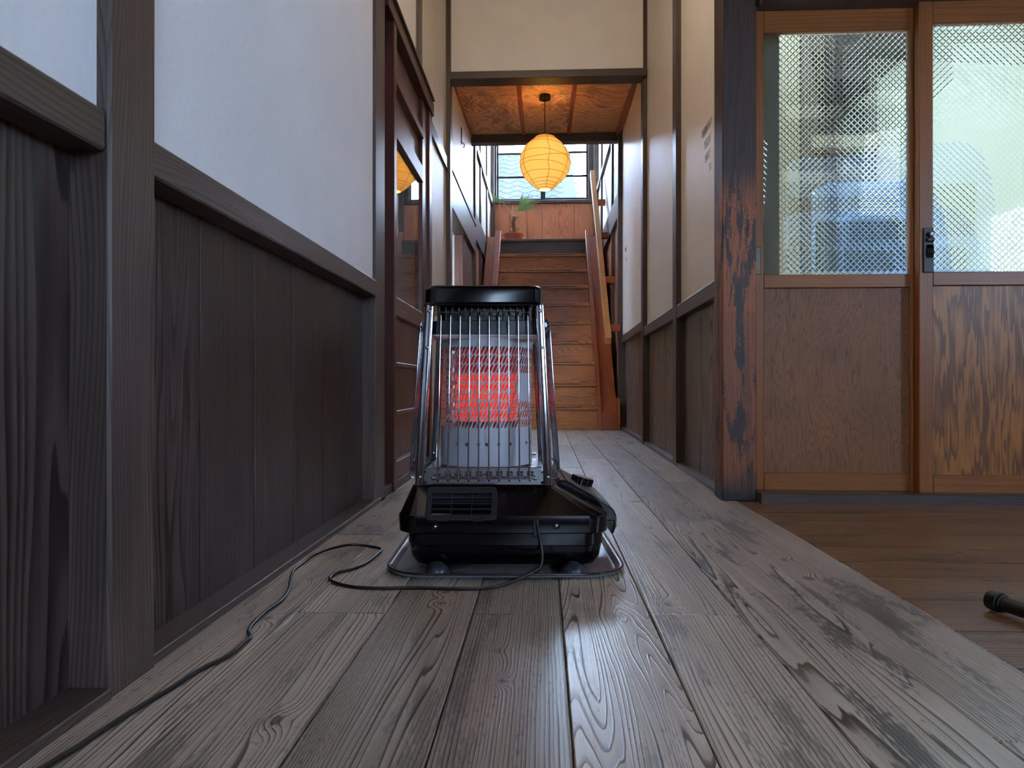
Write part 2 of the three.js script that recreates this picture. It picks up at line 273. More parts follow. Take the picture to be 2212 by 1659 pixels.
// ---------------------------------------------------------------- left wall of the corridor
let trimN = 0, doorN = 0;
function trim(label, x0, x1, y0, y1, z0, z1, mat, o) { const m = bx(scene, 'trim_' + ++trimN, x0, x1, y0, y1, z0, z1, mat, o); m.name = 'trim_' + trimN; return st(m, label); }
const TOP = 3.0;
{
  const w = struct('wall_left', 'left corridor wall, white plaster above dark vertical boards');
  bx(w, 'wall_core', -0.8, -0.6, -0.1, TOP + 0.1, -2.4, 2.5, M.outer, { c: 0 });
  bx(w, 'plaster_panel', -0.62, -0.545, 0.69, TOP, -2.2, -0.92, M.plaster, { c: 0 });
  bx(w, 'plaster_panel', -0.62, -0.542, 0.69, TOP, -0.82, 2.4, M.plaster, { c: 0 });
  const s1 = [-0.92, -1.146, -1.366, -1.584, -1.806, -2.02, -2.21], k1 = [3, 1, 2, 1, 2, 1];
  for (let k = 0; k + 1 < s1.length; k++) bx(w, 'plank', -0.6, -0.578, 0.008, 0.675, s1[k + 1] + 0.0016, s1[k] - 0.0016, M.dark, { g: 1, c: 0.0004, s: k1[k] });
  const s0 = [2.4, 2.0, 1.6, 1.2, 0.9, 0.66, 0.42, 0.19, -0.04, -0.26, -0.47, -0.665, -0.82], k0 = [0, 2, 1, 3, 2, 1, 3, 0, 2, 1, 3, 0];
  for (let k = 0; k + 1 < s0.length; k++) bx(w, 'plank', -0.6, -0.576, 0.008, 0.675, s0[k + 1] + 0.0016, s0[k] - 0.0016, M.dark, { g: 1, c: 0.0004, s: k0[k] });
  trim('dark square post in the left wall nearest the camera', -0.62, -0.525, -0.02, TOP, -0.92, -0.82, M.post, { c: 0.004 });
  trim('dark post between the left wall and the red-brown glazed door', -0.62, -0.535, 0, TOP, -2.33, -2.2, M.post, { c: 0.003 });
  trim('dark dado rail on the left wall beyond the near post', -0.6, -0.53, 0.664, 0.714, -2.2, -0.92, M.post, { g: 2, c: 0.003 });
  trim('dark dado rail on the left wall before the near post', -0.6, -0.53, 0.664, 0.714, -0.82, 2.4, M.post, { g: 2, c: 0.003 });
  trim('low dark sill along the foot of the left boards', -0.6, -0.528, -0.01, 0.0135, -2.25, -0.92, M.post, { g: 2, c: 0.0015 });
  trim('low dark sill along the foot of the left boards nearest the camera', -0.6, -0.522, -0.01, 0.013, -0.82, 2.4, M.post, { g: 2, c: 0.0015 });
}
// wall beyond the post, with the glazed red-brown door
{
  const w = struct('wall_left_001', 'white plaster wall around and beyond the red-brown glazed door');
  bx(w, 'wall_core', -0.85, -0.75, -0.1, TOP + 0.1, -4.7, -2.3, M.outer, { c: 0 });
  bx(w, 'plaster_panel', -0.76, -0.61, 1.7, TOP, -3.42, -2.33, M.plasterWarm, { c: 0 });
  bx(w, 'plaster_panel', -0.76, -0.626, 0, TOP, -4.5, -3.36, M.plasterWarm, { c: 0 });
  trim('dark post above the red-brown glazed door', -0.76, -0.598, 1.74, TOP, -3.42, -3.31, M.post);
  trim('pale-edged rail along the plaster beyond the red-brown door', -0.7, -0.612, 1.765, 1.84, -4.46, -3.36, M.post, { g: 2 });
  const d = struct('door_1', 'red-brown panelled door with a tall glass pane in the left wall');
  bx(d, 'jamb', -0.6, -0.528, 0.0, 1.7, -2.49, -2.445, M.red);
  bx(d, 'jamb', -0.6, -0.535, 0.0, 1.68, -3.33, -3.255, M.red);
  bx(d, 'head', -0.72, -0.525, 1.675, 1.735, -3.33, -2.345, M.red, { g: 2 });
  bx(d, 'head_cap', -0.72, -0.516, 1.735, 1.745, -3.3, -2.345, M.post, { g: 2, c: 0.001 });
  bx(d, 'stile', -0.58, -0.545, 0.03, 1.675, -2.54, -2.49, M.red);
  bx(d, 'stile', -0.58, -0.545, 0.03, 1.675, -3.255, -3.12, M.red);
  const rail = (y0, y1, x = -0.545) => bx(d, 'rail', -0.58, x, y0, y1, -3.12, -2.54, M.panel, { g: 2 });
  rail(1.493, 1.53, -0.538); rail(1.295, 1.365, -0.54); rail(0.637, 0.706, -0.54); rail(0.451, 0.466); rail(0.269, 0.284); rail(0.03, 0.098, -0.54);
  for (const [y0, y1] of [[1.53, 1.675], [1.365, 1.493], [0.466, 0.637], [0.284, 0.451], [0.098, 0.269]])
    for (let k = 0; k < 3; k++) bx(d, 'panel_board', -0.575, -0.562, y0, y1, -3.12 + k * 0.1933 + 0.0008, -3.12 + (k + 1) * 0.1933 - 0.0008, M.panel, { g: 1, c: 0.001 });
  mesh('pane', new THREE.BoxGeometry(0.003, 0.589, 0.58), M.glassPane, d, [-0.556, 1.0005, -2.83]);
  bx(d, 'threshold', -0.72, -0.535, -0.02, 0.03, -3.33, -2.34, M.post, { g: 2 });
  for (let k = 0; k < 5; k++) bx(d, 'cupboard_back_board', -0.75, -0.725, 0, 1.7, -3.36 + k * 0.206 + 0.001, -3.36 + (k + 1) * 0.206 - 0.001, M.panel, { g: 1, c: 0.001 });
}
// ---------------------------------------------------------------- right wall of the corridor: a degree out of true, so built in its own axes (s runs away from the camera)
const RW = (o) => { o.position.add(new THREE.Vector3(0.60, 0, -2.31)); o.rotation.y = -Math.atan(0.047 / 2.26); return o; };
function rtrim(label, x0, x1, y0, y1, s0, s1, mat, o) {
  const m = trim(label, x0, x1, y0, y1, -s1, -s0, mat, o); const a = -Math.atan(0.047 / 2.26), p = m.position.clone().applyAxisAngle(new THREE.Vector3(0, 1, 0), a);
  m.rotation.y = a; m.position.copy(p).add(new THREE.Vector3(0.60, 0, -2.31)); return m;
}
{
  const w = RW(struct('wall_right', 'right corridor wall, white plaster above grey-brown vertical boards'));
  const H2 = TOP;
  bx(w, 'wall_core', 0.08, 0.2, -0.1, H2 + 0.1, -3.8, -0.09, M.outer, { c: 0 });
  bx(w, 'plaster_panel', 0.024, 0.09, 0.72, H2, -0.96, -0.1, M.plasterWarm, { c: 0 });
  bx(w, 'plaster_panel', 0.024, 0.09, 0.72, H2, -2.19, -1.06, M.plasterWarm, { c: 0 });
  bx(w, 'plaster_panel', 0.014, 0.09, 0.75, 2.62, -3.78, -2.29, M.plasterWarm, { c: 0 });
  const bay = (ss, y1) => { for (let k = 0; k + 1 < ss.length; k++) bx(w, 'plank', 0.038 + 0.001 * (k % 2), 0.09, 0.01, y1, -ss[k + 1] + 0.001, -ss[k] - 0.001, M.dado, { g: 1, c: 0.0025 }); };
  bay([0.1, 0.37, 0.6, 0.8, 0.96], 0.71); bay([1.06, 1.29, 1.53, 1.8, 2.02, 2.19], 0.71); bay([2.29, 2.55, 2.8, 3.05, 3.3, 3.55, 3.78], 0.76);
  rtrim('dark post in the right wall between the two tall plaster panels', 0, 0.09, 0, H2, 0.96, 1.06, M.post);
  rtrim('dark right-hand post of the opening to the stairs', -0.004, 0.09, 0, H2, 2.19, 2.29, M.post);
  rtrim('dark dado rail on the right wall nearest the corner post', 0.002, 0.09, 0.692, 0.752, 0.1, 0.96, M.post, { g: 2 });
  rtrim('dark dado rail on the right wall between the two posts', 0.002, 0.09, 0.696, 0.756, 1.06, 2.19, M.post, { g: 2 });
  rtrim('dark dado rail beside the foot of the stairs', 0.002, 0.09, 0.745, 0.805, 2.29, 3.7, M.post, { g: 2 });
  rtrim('low sill along the foot of the right wall boards nearest the corner post', 0.002, 0.09, -0.01, 0.018, 0.1, 0.96, M.post, { g: 2, c: 0.0015 });
  rtrim('low sill along the foot of the right wall boards between the two posts', 0.002, 0.09, -0.01, 0.018, 1.06, 2.19, M.post, { g: 2, c: 0.0015 });
  rtrim('low sill along the foot of the right wall boards beside the stairs', 0.002, 0.09, -0.01, 0.018, 2.29, 3.8, M.post, { g: 2, c: 0.0015 });
}
trim('scuffed corner post, its dark stain rubbed through to orange wood', 0.589, 0.699, 0, 1.9, -2.42, -2.31, M.corner, { g: 1, c: 0.003, ov: 0.5, ou: 0.5 });
trim('dark upper length of the corner post', 0.591, 0.699, 1.9, TOP, -2.42, -2.312, M.post, { g: 1 });

// ---------------------------------------------------------------- opening to the stair hall
{
  const w = struct('wall_back', 'plain plaster wall above the opening to the stairs');
  bx(w, 'plaster_panel', -0.62, 0.66, 2.4, TOP, -4.58, -4.5, M.plasterWarm, { c: 0 });
  trim('dark beam over the opening to the stairs', -0.62, 0.66, 2.359, 2.408, -4.585, -4.465, M.post, { g: 0 });
  trim('dark left-hand post of the opening to the stairs', -0.66, -0.598, 0, TOP, -4.56, -4.46, M.post);
}
const ZF = -8.6, STOP = 3.75;
{
  const w = struct('wall_left_002', 'left wall of the stair hall with pale plaster between dark posts');
  bx(w, 'wall_core', -0.85, -0.72, -0.1, STOP, ZF - 0.1, -5.62, M.outer, { c: 0 }); bx(w, 'wall_core', -0.85, -0.72, 1.6, STOP, -5.62, -4.56, M.outer, { c: 0 });
  bx(w, 'plaster_panel', -0.73, -0.64, 1.84, STOP, -6.38, -4.55, M.plasterWarm, { c: 0 });
  for (let k = 0; k < 3; k++) bx(w, 'brown_board', -0.73, -0.648, 0, 1.6, -5.62 - (k + 1) * 0.253 + 0.001, -5.62 - k * 0.253 - 0.001, M.panel, { g: 1 });
  const bays = [[-6.48, -7.02], [-7.1, -7.82], [-7.9, -8.52]];
  for (const [a, b] of bays) { bx(w, 'plaster_panel', -0.73, -0.645, 2.0, STOP, b, a, M.plasterWarm, { c: 0 }); bx(w, 'brown_board', -0.73, -0.65, 0, 1.75, b, a, M.cedar, { g: 1 }); }
  trim('broad dark board above the doorway left of the stairs', -0.72, -0.62, 1.6, 1.84, -6.38, -4.56, M.post, { g: 2 });
  trim('pale rail capping the doorway board left of the stairs', -0.72, -0.612, 1.84, 1.875, -6.38, -4.56, M.post, { g: 2 });
  trim('dark post at the foot of the stairs on the left', -0.72, -0.622, 0, STOP, -6.48, -6.38, M.post);
  trim('dark post half way up the stairs on the left', -0.72, -0.63, 0, STOP, -7.1, -7.02, M.post);
  trim('dark post near the landing on the left', -0.72, -0.63, 0, STOP, -7.9, -7.82, M.post);
  trim('dark corner post beside the landing window on the left', -0.72, -0.6, 0, STOP, -8.6, -8.52, M.post);
  trim('broad grey board along the left wall of the stairs', -0.72, -0.625, 1.75, 2.0, -8.52, -6.48, M.post, { g: 2 });
  trim('narrow high rail along the left wall of the stairs', -0.72, -0.618, 2.6, 2.67, -8.52, -6.48, M.post, { g: 2 });
  const r = struct('wall_right_001', 'right wall of the stairs with pale plaster between dark posts');
  bx(r, 'wall_core', 0.75, 0.88, -0.1, STOP, ZF - 0.1, -6.0, M.outer, { c: 0 });
  for (const [a, b] of [[-6.2, -6.72], [-6.8, -7.95], [-8.03, -8.52]]) { bx(r, 'plaster_panel', 0.68, 0.76, 2.08, STOP, b, a, M.plasterWarm, { c: 0 }); bx(r, 'brown_board', 0.69, 0.76, 0, 1.86, b, a, M.cedar, { g: 1 }); }
  trim('dark post at the foot of the stairs on the right', 0.655, 0.76, 0, STOP, -6.2, -6.1, M.post);
  trim('dark post half way up the stairs on the right', 0.66, 0.76, 0, STOP, -6.8, -6.72, M.post);
  trim('dark post near the landing on the right', 0.66, 0.76, 0, STOP, -8.03, -7.95, M.post);
  trim('dark corner post beside the landing window on the right', 0.62, 0.76, 0, STOP, -8.6, -8.52, M.post);
  trim('broad grey board along the right wall of the stairs', 0.655, 0.76, 1.86, 2.08, -8.0, -6.2, M.post, { g: 2 });
  trim('narrow high rail along the right wall of the stairs', 0.65, 0.76, 2.74, 2.79, -8.52, -6.2, M.post, { g: 2 });
  // the side room through the doorway on the left, with its own window
  const q = struct('wall_side', 'beige walls of the side room left of the stairs'), X0 = -2.4, ZA = -4.4, ZB = -6.3;
  M.sand = std(0xdcc19a, 0.85);
  bx(q, 'room_wall', X0, -0.84, -0.1, 2.4, ZB - 0.1, ZB, M.sand, { c: 0 }); bx(q, 'room_wall', X0 - 0.1, X0, -0.1, 2.4, ZB, ZA, M.sand, { c: 0 });
  bx(q, 'room_wall', X0, -0.84, -0.1, 0.7, ZA, ZA + 0.1, M.sand, { c: 0 }); bx(q, 'room_wall', X0, -0.84, 1.5, 2.4, ZA, ZA + 0.1, M.sand, { c: 0 }); bx(q, 'room_wall', X0, -1.95, 0.7, 1.5, ZA, ZA + 0.1, M.sand, { c: 0 }); bx(q, 'room_wall', -1.45, -0.84, 0.7, 1.5, ZA, ZA + 0.1, M.sand, { c: 0 });
  bx(q, 'room_floor', X0, -0.66, -0.08, -0.002, ZB, ZA, M.hall, { c: 0, g: 2 }); bx(q, 'room_ceiling', X0 - 0.1, -0.84, 2.3, 2.4, ZB - 0.1, ZA + 0.1, M.sand, { c: 0 }); bx(q, 'wall_stub', -0.86, -0.74, -0.1, 2.4, -4.58, -4.3, M.sand, { c: 0 });
  // boarded ceiling of the stair hall
  const c = struct('ceiling_001', 'orange cedar board ceiling over the foot of the stairs');
  const ya = 2.53, yb = 2.61, z0 = -4.58, z1 = -6.16, tilt = Math.atan((yb - ya) / (z0 - z1)), L = hypot(z0 - z1, yb - ya);
  const slab = new THREE.Group(); slab.name = 'boarding'; slab.position.set(0, ya, z0); slab.rotation.x = tilt; c.add(slab);
  for (const [x0, x1, s] of [[-0.66, -0.185, 0], [-0.16, 0.215, 0], [0.24, 0.68, 1]]) bx(slab, 'ceiling_board', x0, x1, 0.0, 0.02, -L, 0, M.ceil, { g: 0, s, c: 0.001 });
  for (const x of [-0.1725, 0.2275]) bx(slab, 'batten', x - 0.0145, x + 0.0145, -0.014, 0.02, -L, 0, M.stringer, { g: 2 });
  for (const x of [-0.65, 0.66]) bx(slab, 'cornice', x - 0.02, x + 0.02, -0.03, 0.01, -L, 0, M.stringer, { g: 2 });
  bx(c, 'ceiling_back', -0.72, 0.76, 2.66, 2.72, -6.2, -4.57, M.outer, { c: 0 });
  trim('dark beam where the stairs rise past the boarded ceiling', -0.66, 0.68, 2.535, 2.62, -6.24, -6.15, M.post, { g: 0 });
  const up = struct('wall_upper', 'wall above the boarded ceiling beam');
  bx(up, 'upper_wall', -0.72, 0.76, 2.62, STOP, -6.3, -6.2, M.plaster, { c: 0 });
  const sc = struct('ceiling_002', 'ceiling high above the stairs');
  bx(sc, 'upper_ceiling', -0.85, 0.88, STOP, STOP + 0.1, ZF - 0.1, -6.2, M.plaster, { c: 0 });
}
// far wall: cedar boards under a wide window
{
  const w = struct('wall_far', 'orange cedar boarding under the landing window');
  const e = [-0.62, -0.405, -0.206, -0.011, 0.189, 0.384, 0.64];
  for (let k = 0; k + 1 < e.length; k++) bx(w, 'plank', e[k] + 0.0012, e[k + 1] - 0.0012, 1.9, 2.64, ZF - 0.06, ZF + (k % 2) * 0.002, M.cedar, { g: 1, c: 0.003, s: [3, 0, 3, 1, 2, 0][k] });
  bx(w, 'wall_core', -0.85, 0.88, 0, 2.6, ZF - 0.14, ZF - 0.06, M.outer, { c: 0 });
  bx(w, 'wall_side', -0.85, -0.6, 2.6, STOP, ZF - 0.14, ZF - 0.04, M.cedar, { c: 0 });
  bx(w, 'wall_side', 0.58, 0.88, 2.6, STOP, ZF - 0.14, ZF - 0.04, M.cedar, { c: 0 });
  bx(w, 'wall_head', -0.85, 0.88, 3.62, STOP, ZF - 0.14, ZF - 0.04, M.cedar, { c: 0 });
  const v = struct('window_1', 'bright landing window with dark sashes and slender glazing bars');
  const z0 = ZF - 0.07, z1 = ZF + 0.0;
  bx(v, 'window_sill', -0.62, 0.63, 2.625, 2.665, ZF - 0.14, ZF + 0.035, M.post, { g: 0 });
  bx(v, 'window_frame', -0.62, -0.575, 2.66, 3.63, z0, z1 + 0.02, M.post); bx(v, 'window_frame', 0.555, 0.62, 2.66, 3.63, z0, z1 + 0.02, M.post); bx(v, 'window_frame', -0.62, 0.62, 3.58, 3.63, z0, z1 + 0.02, M.post, { g: 0 });
  for (const [x0, x1, z] of [[-0.575, 0.03, ZF - 0.06], [-0.03, 0.555, ZF - 0.03]]) {
    bx(v, 'sash_stile', x0, x0 + (x0 < -0.1 ? 0.022 : 0.06), 2.665, 3.58, z - 0.012, z + 0.012, M.iron); bx(v, 'sash_stile', x1 - (x1 > 0.1 ? 0.022 : 0.06), x1, 2.665, 3.58, z - 0.012, z + 0.012, M.iron);
    bx(v, 'sash_rail', x0, x1, 2.665, 2.705, z - 0.011, z + 0.011, M.iron); bx(v, 'sash_rail', x0, x1, 3.55, 3.58, z - 0.011, z + 0.011, M.iron);
    for (const y of [2.972, 3.266]) bx(v, 'glazing_bar', x0, x1, y - 0.013, y + 0.013, z - 0.008, z + 0.008, M.iron, { c: 0.001 });
    mesh('pane', new THREE.BoxGeometry(x1 - x0 - 0.02, 0.89, 0.002), M.glassPane, v, [(x0 + x1) / 2, 3.12, z]);
  }
}
// ---------------------------------------------------------------- staircase
const RISE = 0.2, GO = 0.19, SZ = -6.0;
{
  const t = thing('staircase', 'steep brown wooden staircase rising to the landing', 'staircase', [0, 0, SZ]);
  for (let n = 1; n <= 9; n++) {
    const z = -(n - 1) * GO, y = n * RISE;
    bx(t, 'riser', -0.47, 0.47, y - RISE, y - 0.03, z - 0.02, z - 0.002, M.stair, { g: 0 });
    const tr = bx(t, 'tread', -0.47, 0.47, y - 0.034, y, z - GO - 0.01, z + 0.022, M.stair, { g: 0, c: 0.004 });
    bx(tr, 'nosing_strip', -0.3, 0.33, 0.003, 0.0095, 0.108, 0.1125, M.iron, { c: 0.0006 });
  }
  bx(t, 'riser', -0.47, 0.47, 9 * RISE, 10 * RISE - 0.02, -9 * GO - 0.02, -9 * GO + 0.004, M.post, { g: 0 });
  bx(t, 'landing_nosing', -0.47, 0.47, 10 * RISE - 0.03, 10 * RISE, -9 * GO - 0.14, -9 * GO + 0.02, M.post, { g: 0 });
  const side = (name, x0, x1, y0, y1, top, mat) => {   // sloping string: outline in (run, height), stretched across x
    const g = extr([[-0.02, 0], [-0.02, y0], [1.7, y1], [1.76, y1], [1.76, 0]], x1 - x0, 0.004).rotateY(PI / 2).translate(x0, 0, 0);
    const uv = g.attributes.uv, p = g.attributes.position; for (let i = 0; i < uv.count; i++) uv.setXY(i, p.getX(i) / 0.24, hypot(p.getZ(i), p.getY(i)) / 1.2);
    return mesh(name, g, mat, t);
  };
  side('string', 0.465, 0.503, 0.215, 2.095, 0, M.stringer); side('string', -0.53, -0.465, 0.215, 2.095, 0, M.stringer);
  side('string_cap', 0.503, 0.636, 0.155, 2.03, 0, M.stringer); side('string_cap', -0.62, -0.53, 0.155, 2.03, 0, M.stringer);
  bx(t, 'plinth', 0.5, 0.64, 0, 0.15, -0.05, 0.035, M.stringer, { g: 0 }); bx(t, 'plinth', 0.636, 0.66, 0, 0.27, -0.06, 0.03, M.stair, { g: 1 });
  const l = struct('floor_002', 'landing floor at the head of the stairs');
  bx(l, 'landing_floor', -0.72, 0.76, 1.9, 1.998, ZF, SZ - 9 * GO - 0.14, M.stair, { g: 0 });
  const h = thing('handrail', 'pale wooden handrail climbing the right side of the stairs', 'handrail', [0.56, 0, 0]);
  const a = new THREE.Vector3(0, 0.755, -5.97), b = new THREE.Vector3(0, 2.79, -7.93), len = a.distanceTo(b);
  const rail = mesh('rail', cbox(0.05, 0.08, len, 0.003, 2, 0.2, 1.2), M.rail, h); rail.position.copy(a).lerp(b, 0.5); rail.rotation.x = Math.atan2(b.y - a.y, -(b.z - a.z));
  for (const f of [0.06, 0.3, 0.56, 0.78]) { const p = a.clone().lerp(b, f); bx(h, 'bracket', 0.02, 0.11, p.y - 0.03, p.y + 0.03, p.z - 0.03, p.z + 0.03, M.stringer); }
}
// ---------------------------------------------------------------- paper lantern over the stairs
{
  const L = thing('paper_lantern', 'round yellow paper lantern hanging in front of the landing window', 'lantern', [0.014, 1.85, -5.23]);
  const prof = [];
  const RT = [[0, 0.042], [0.012, 0.064], [0.052, 0.108], [0.112, 0.163], [0.165, 0.184], [0.21, 0.19], [0.27, 0.185], [0.32, 0.165], [0.36, 0.135], [0.39, 0.103], [0.405, 0.085], [0.418, 0.074]];
  const rad = (y) => { for (let i = 0; i + 1 < RT.length; i++) if (y <= RT[i + 1][0]) { const f = (y - RT[i][0]) / (RT[i + 1][0] - RT[i][0]); return RT[i][1] + f * (RT[i + 1][1] - RT[i][1]); } return 0.074; };
  for (let i = 0; i <= 44; i++) { const y = 0.418 * i / 44; prof.push(new THREE.Vector2(rad(y), y)); }
  L.scale.y = 0.945;
  const g = new THREE.LatheGeometry(prof, 48), p = g.attributes.position, r = rng(3);
  for (let i = 0; i < p.count; i++) { const x = p.getX(i), y = p.getY(i), z = p.getZ(i), a = Math.atan2(z, x), k = 1 + 0.012 * cos(a * 9) + 0.008 * sin(y * 95); p.setX(i, x * k); p.setZ(i, z * k); }
  g.computeVertexNormals();
  M.paper = std(0xf0d48c, 1, 0, { transmission: 0.05, thickness: 0, side: THREE.DoubleSide });
  mesh('paper_shade', g, M.paper, L);
  M.rib = std(0x80551a, 0.8);
  const on = (a, y) => { const q = max(0.042, rad(y)) * (1 + 0.012 * cos(a * 9) + 0.008 * sin(y * 95)) + 0.0008; return [q * cos(a), y, q * sin(a)]; };
  for (const a0 of [PI / 2 - 0.16, PI / 2 + 0.98, PI / 2 - 1.05, PI / 2 + 2.3, PI / 2 - 2.4]) { const pts = []; for (let i = 0; i <= 24; i++) { const y = 0.004 + 0.41 * i / 24; pts.push(on(a0 + 0.03 * sin(y * 40 + a0 * 5), y)); } mesh('rib', tube(pts, 0.0016, 60, 5), M.rib, L); }
  for (const [y0, amp, ph] of [[0.008, 0.001, 0], [0.022, 0.002, 1], [0.04, 0.003, 2], [0.062, 0.006, 0.5], [0.11, 0.004, 2.2], [0.16, 0.026, 2.4], [0.235, 0.04, 2.2], [0.245, 0.035, -0.9], [0.33, 0.028, 2.2], [0.385, 0.006, 0.5], [0.412, 0.002, 0]]) {
    const pts = []; for (let i = 0; i < 40; i++) { const a = 2 * PI * i / 40; pts.push(on(a, min(0.414, max(0.004, y0 + amp * cos(a - ph))))); } mesh('rib', tube(pts, 0.0014, 100, 5, true), M.rib, L);
  }
  mesh('hanging_wire', pipe([[0, 0.3, 0], [0, 0.75, 0]], 0.003), M.iron, L);
  mesh('ceiling_rose', new THREE.CylinderGeometry(0.042, 0.044, 0.03, 32), M.iron, L, [0, 0.735, 0]);
  mesh('bulb_socket', new THREE.CylinderGeometry(0.018, 0.02, 0.05, 20), M.iron, L, [0, 0.29, 0]);
  M.bulb = std(0xfff0d0, 0.4, 0, { emissive: new THREE.Color(1, 0.72, 0.38), emissiveIntensity: 6 });
  mesh('light_bulb', new THREE.SphereGeometry(0.032, 20, 14), M.bulb, L, [0, 0.235, 0]);
  const lamp = new THREE.PointLight(new THREE.Color(1, 0.78, 0.46), 0.95); lamp.position.set(0, 0.235, 0); lamp.castShadow = true; lamp.name = 'lantern_glow'; L.add(lamp);
}
// ---------------------------------------------------------------- globe lamp on the ceiling where corridor and hall meet (out of the picture; it throws the lintel's shadow on the doors)
{
  const L = thing('ceiling_lamp', 'warm globe lamp on the ceiling where corridor and hall meet', 'lamp', [-0.12, TOP, -2.08]);
  mesh('lamp_base', new THREE.CylinderGeometry(0.06, 0.06, 0.03, 32), M.iron, L, [0, -0.015, 0]);
  mesh('lamp_globe', new THREE.SphereGeometry(0.09, 32, 20), std(0xfff1dc, 0.4, 0, { emissive: new THREE.Color(1, 0.7, 0.4), emissiveIntensity: 4 }), L, [0, -0.11, 0]);
  const p = new THREE.PointLight(new THREE.Color(1, 0.77, 0.55), 3.2); p.position.set(0, -0.11, 0); p.shadow.radius = 4.5; p.castShadow = true; p.name = 'globe_light'; L.add(p);
}
// ---------------------------------------------------------------- potted palm on the landing
{
  const P = thing('potted_palm', 'small fan palm in a terracotta pot on the landing', 'plant', [-0.335, 2.0, -7.97]);
  M.terracotta = std(0xa2593a, 0.7); M.trunk = std(0x6a3d2c, 0.9); M.leaf = std(0x86a468, 0.6, 0, { side: THREE.DoubleSide }); M.stalk = std(0xc9b985, 0.5); M.dry = std(0xb59a74, 0.7);
  mesh('pot', new THREE.LatheGeometry([[0, 0], [0.075, 0], [0.082, 0.01], [0.102, 0.08], [0.118, 0.095], [0.12, 0.112], [0.11, 0.114], [0.1, 0.1], [0, 0.096]].map((q) => new THREE.Vector2(...q)), 40), M.terracotta, P);
  const r = rng(6), Q = new THREE.Group(); Q.name = 'palm'; Q.position.y = 0.075; P.add(Q);
  const trunk = mesh('trunk', tube([[0, 0.02, 0], [0.002, 0.1, 0], [-0.003, 0.17, 0], [0.004, 0.24, 0]], 0.02, 20, 10), M.trunk, Q);
  for (let k = 0; k < 14; k++) { const a = r() * 2 * PI, y = 0.05 + 0.16 * r(), s = 0.03 + 0.03 * r(); mesh('leaf_base', tube([[0.016 * cos(a), y, 0.016 * sin(a)], [0.034 * cos(a), y + s * 0.5, 0.034 * sin(a)], [(0.034 + s * 0.5) * cos(a), y + s * (r() < 0.5 ? 0.3 : 1), (0.034 + s * 0.5) * sin(a)]], 0.0035, 10, 5), M.trunk, trunk); }
  mesh('stalk', tube([[0, 0.23, 0], [-0.06, 0.32, 0.01], [-0.12, 0.4, 0.02]], 0.004, 14, 6), M.stalk, Q);
  mesh('stalk', tube([[0, 0.23, 0], [0.025, 0.275, 0.02], [0.055, 0.3, 0.03]], 0.004, 14, 6), M.stalk, Q);
  mesh('stalk', tube([[0, 0.23, 0], [-0.008, 0.3, 0.01], [-0.012, 0.37, 0.01]], 0.003, 14, 6), M.stalk, Q);
  const fan = (c, dir, spread, len, n, mat, w) => { const geos = []; for (let k = 0; k < n; k++) { const a = dir + spread * (k / (n - 1) - 0.5) * 2, l = len * (0.82 + 0.25 * r()), tz = (r() - 0.5) * 0.05; const q = new THREE.BufferGeometry(), ca = cos(a), sa = sin(a), nx = -sa * w, ny = ca * w; const seg = [[0, 0.25], [0.3, 1], [0.6, 0.9], [0.85, 0.5], [1, 0.05]], pos = [], idx = []; seg.forEach(([t, ww]) => { const droop = -0.035 * t * t * abs(k / (n - 1) - 0.2) * 1.6; for (const sgn of [-1, 1]) pos.push(c[0] + ca * l * t + sgn * nx * ww, c[1] + sa * l * t + sgn * ny * ww + droop, c[2] + tz * t + 0.02 * t + sgn * 0.0012); }); for (let i = 0; i < 4; i++) idx.push(2 * i, 2 * i + 1, 2 * i + 2, 2 * i + 1, 2 * i + 3, 2 * i + 2); q.setAttribute('position', new THREE.Float32BufferAttribute(pos, 3)); q.setIndex(idx); q.computeVertexNormals(); mesh('leaf', q, k % 7 === 6 ? M.dry : mat, Q); } };
  fan([0.045, 0.295, 0.03], 0.74, 0.62, 0.27, 26, M.leaf, 0.0048);
  fan([-0.12, 0.4, 0.02], 2.62, 0.16, 0.16, 9, M.leaf, 0.006);
  for (let k = 0; k < 8; k++) { const a = r() * 6.28, s = 0.03 + 0.03 * r(); mesh('dry_tendril', tube([[-0.115, 0.4, 0.02], [-0.115 + s * cos(a), 0.4 + s * sin(a), 0.03], [-0.115 + 1.6 * s * cos(a + 0.8), 0.4 + 1.6 * s * sin(a + 0.8) - 0.02, 0.03]], 0.0014, 12, 4), M.dry, Q); }
}
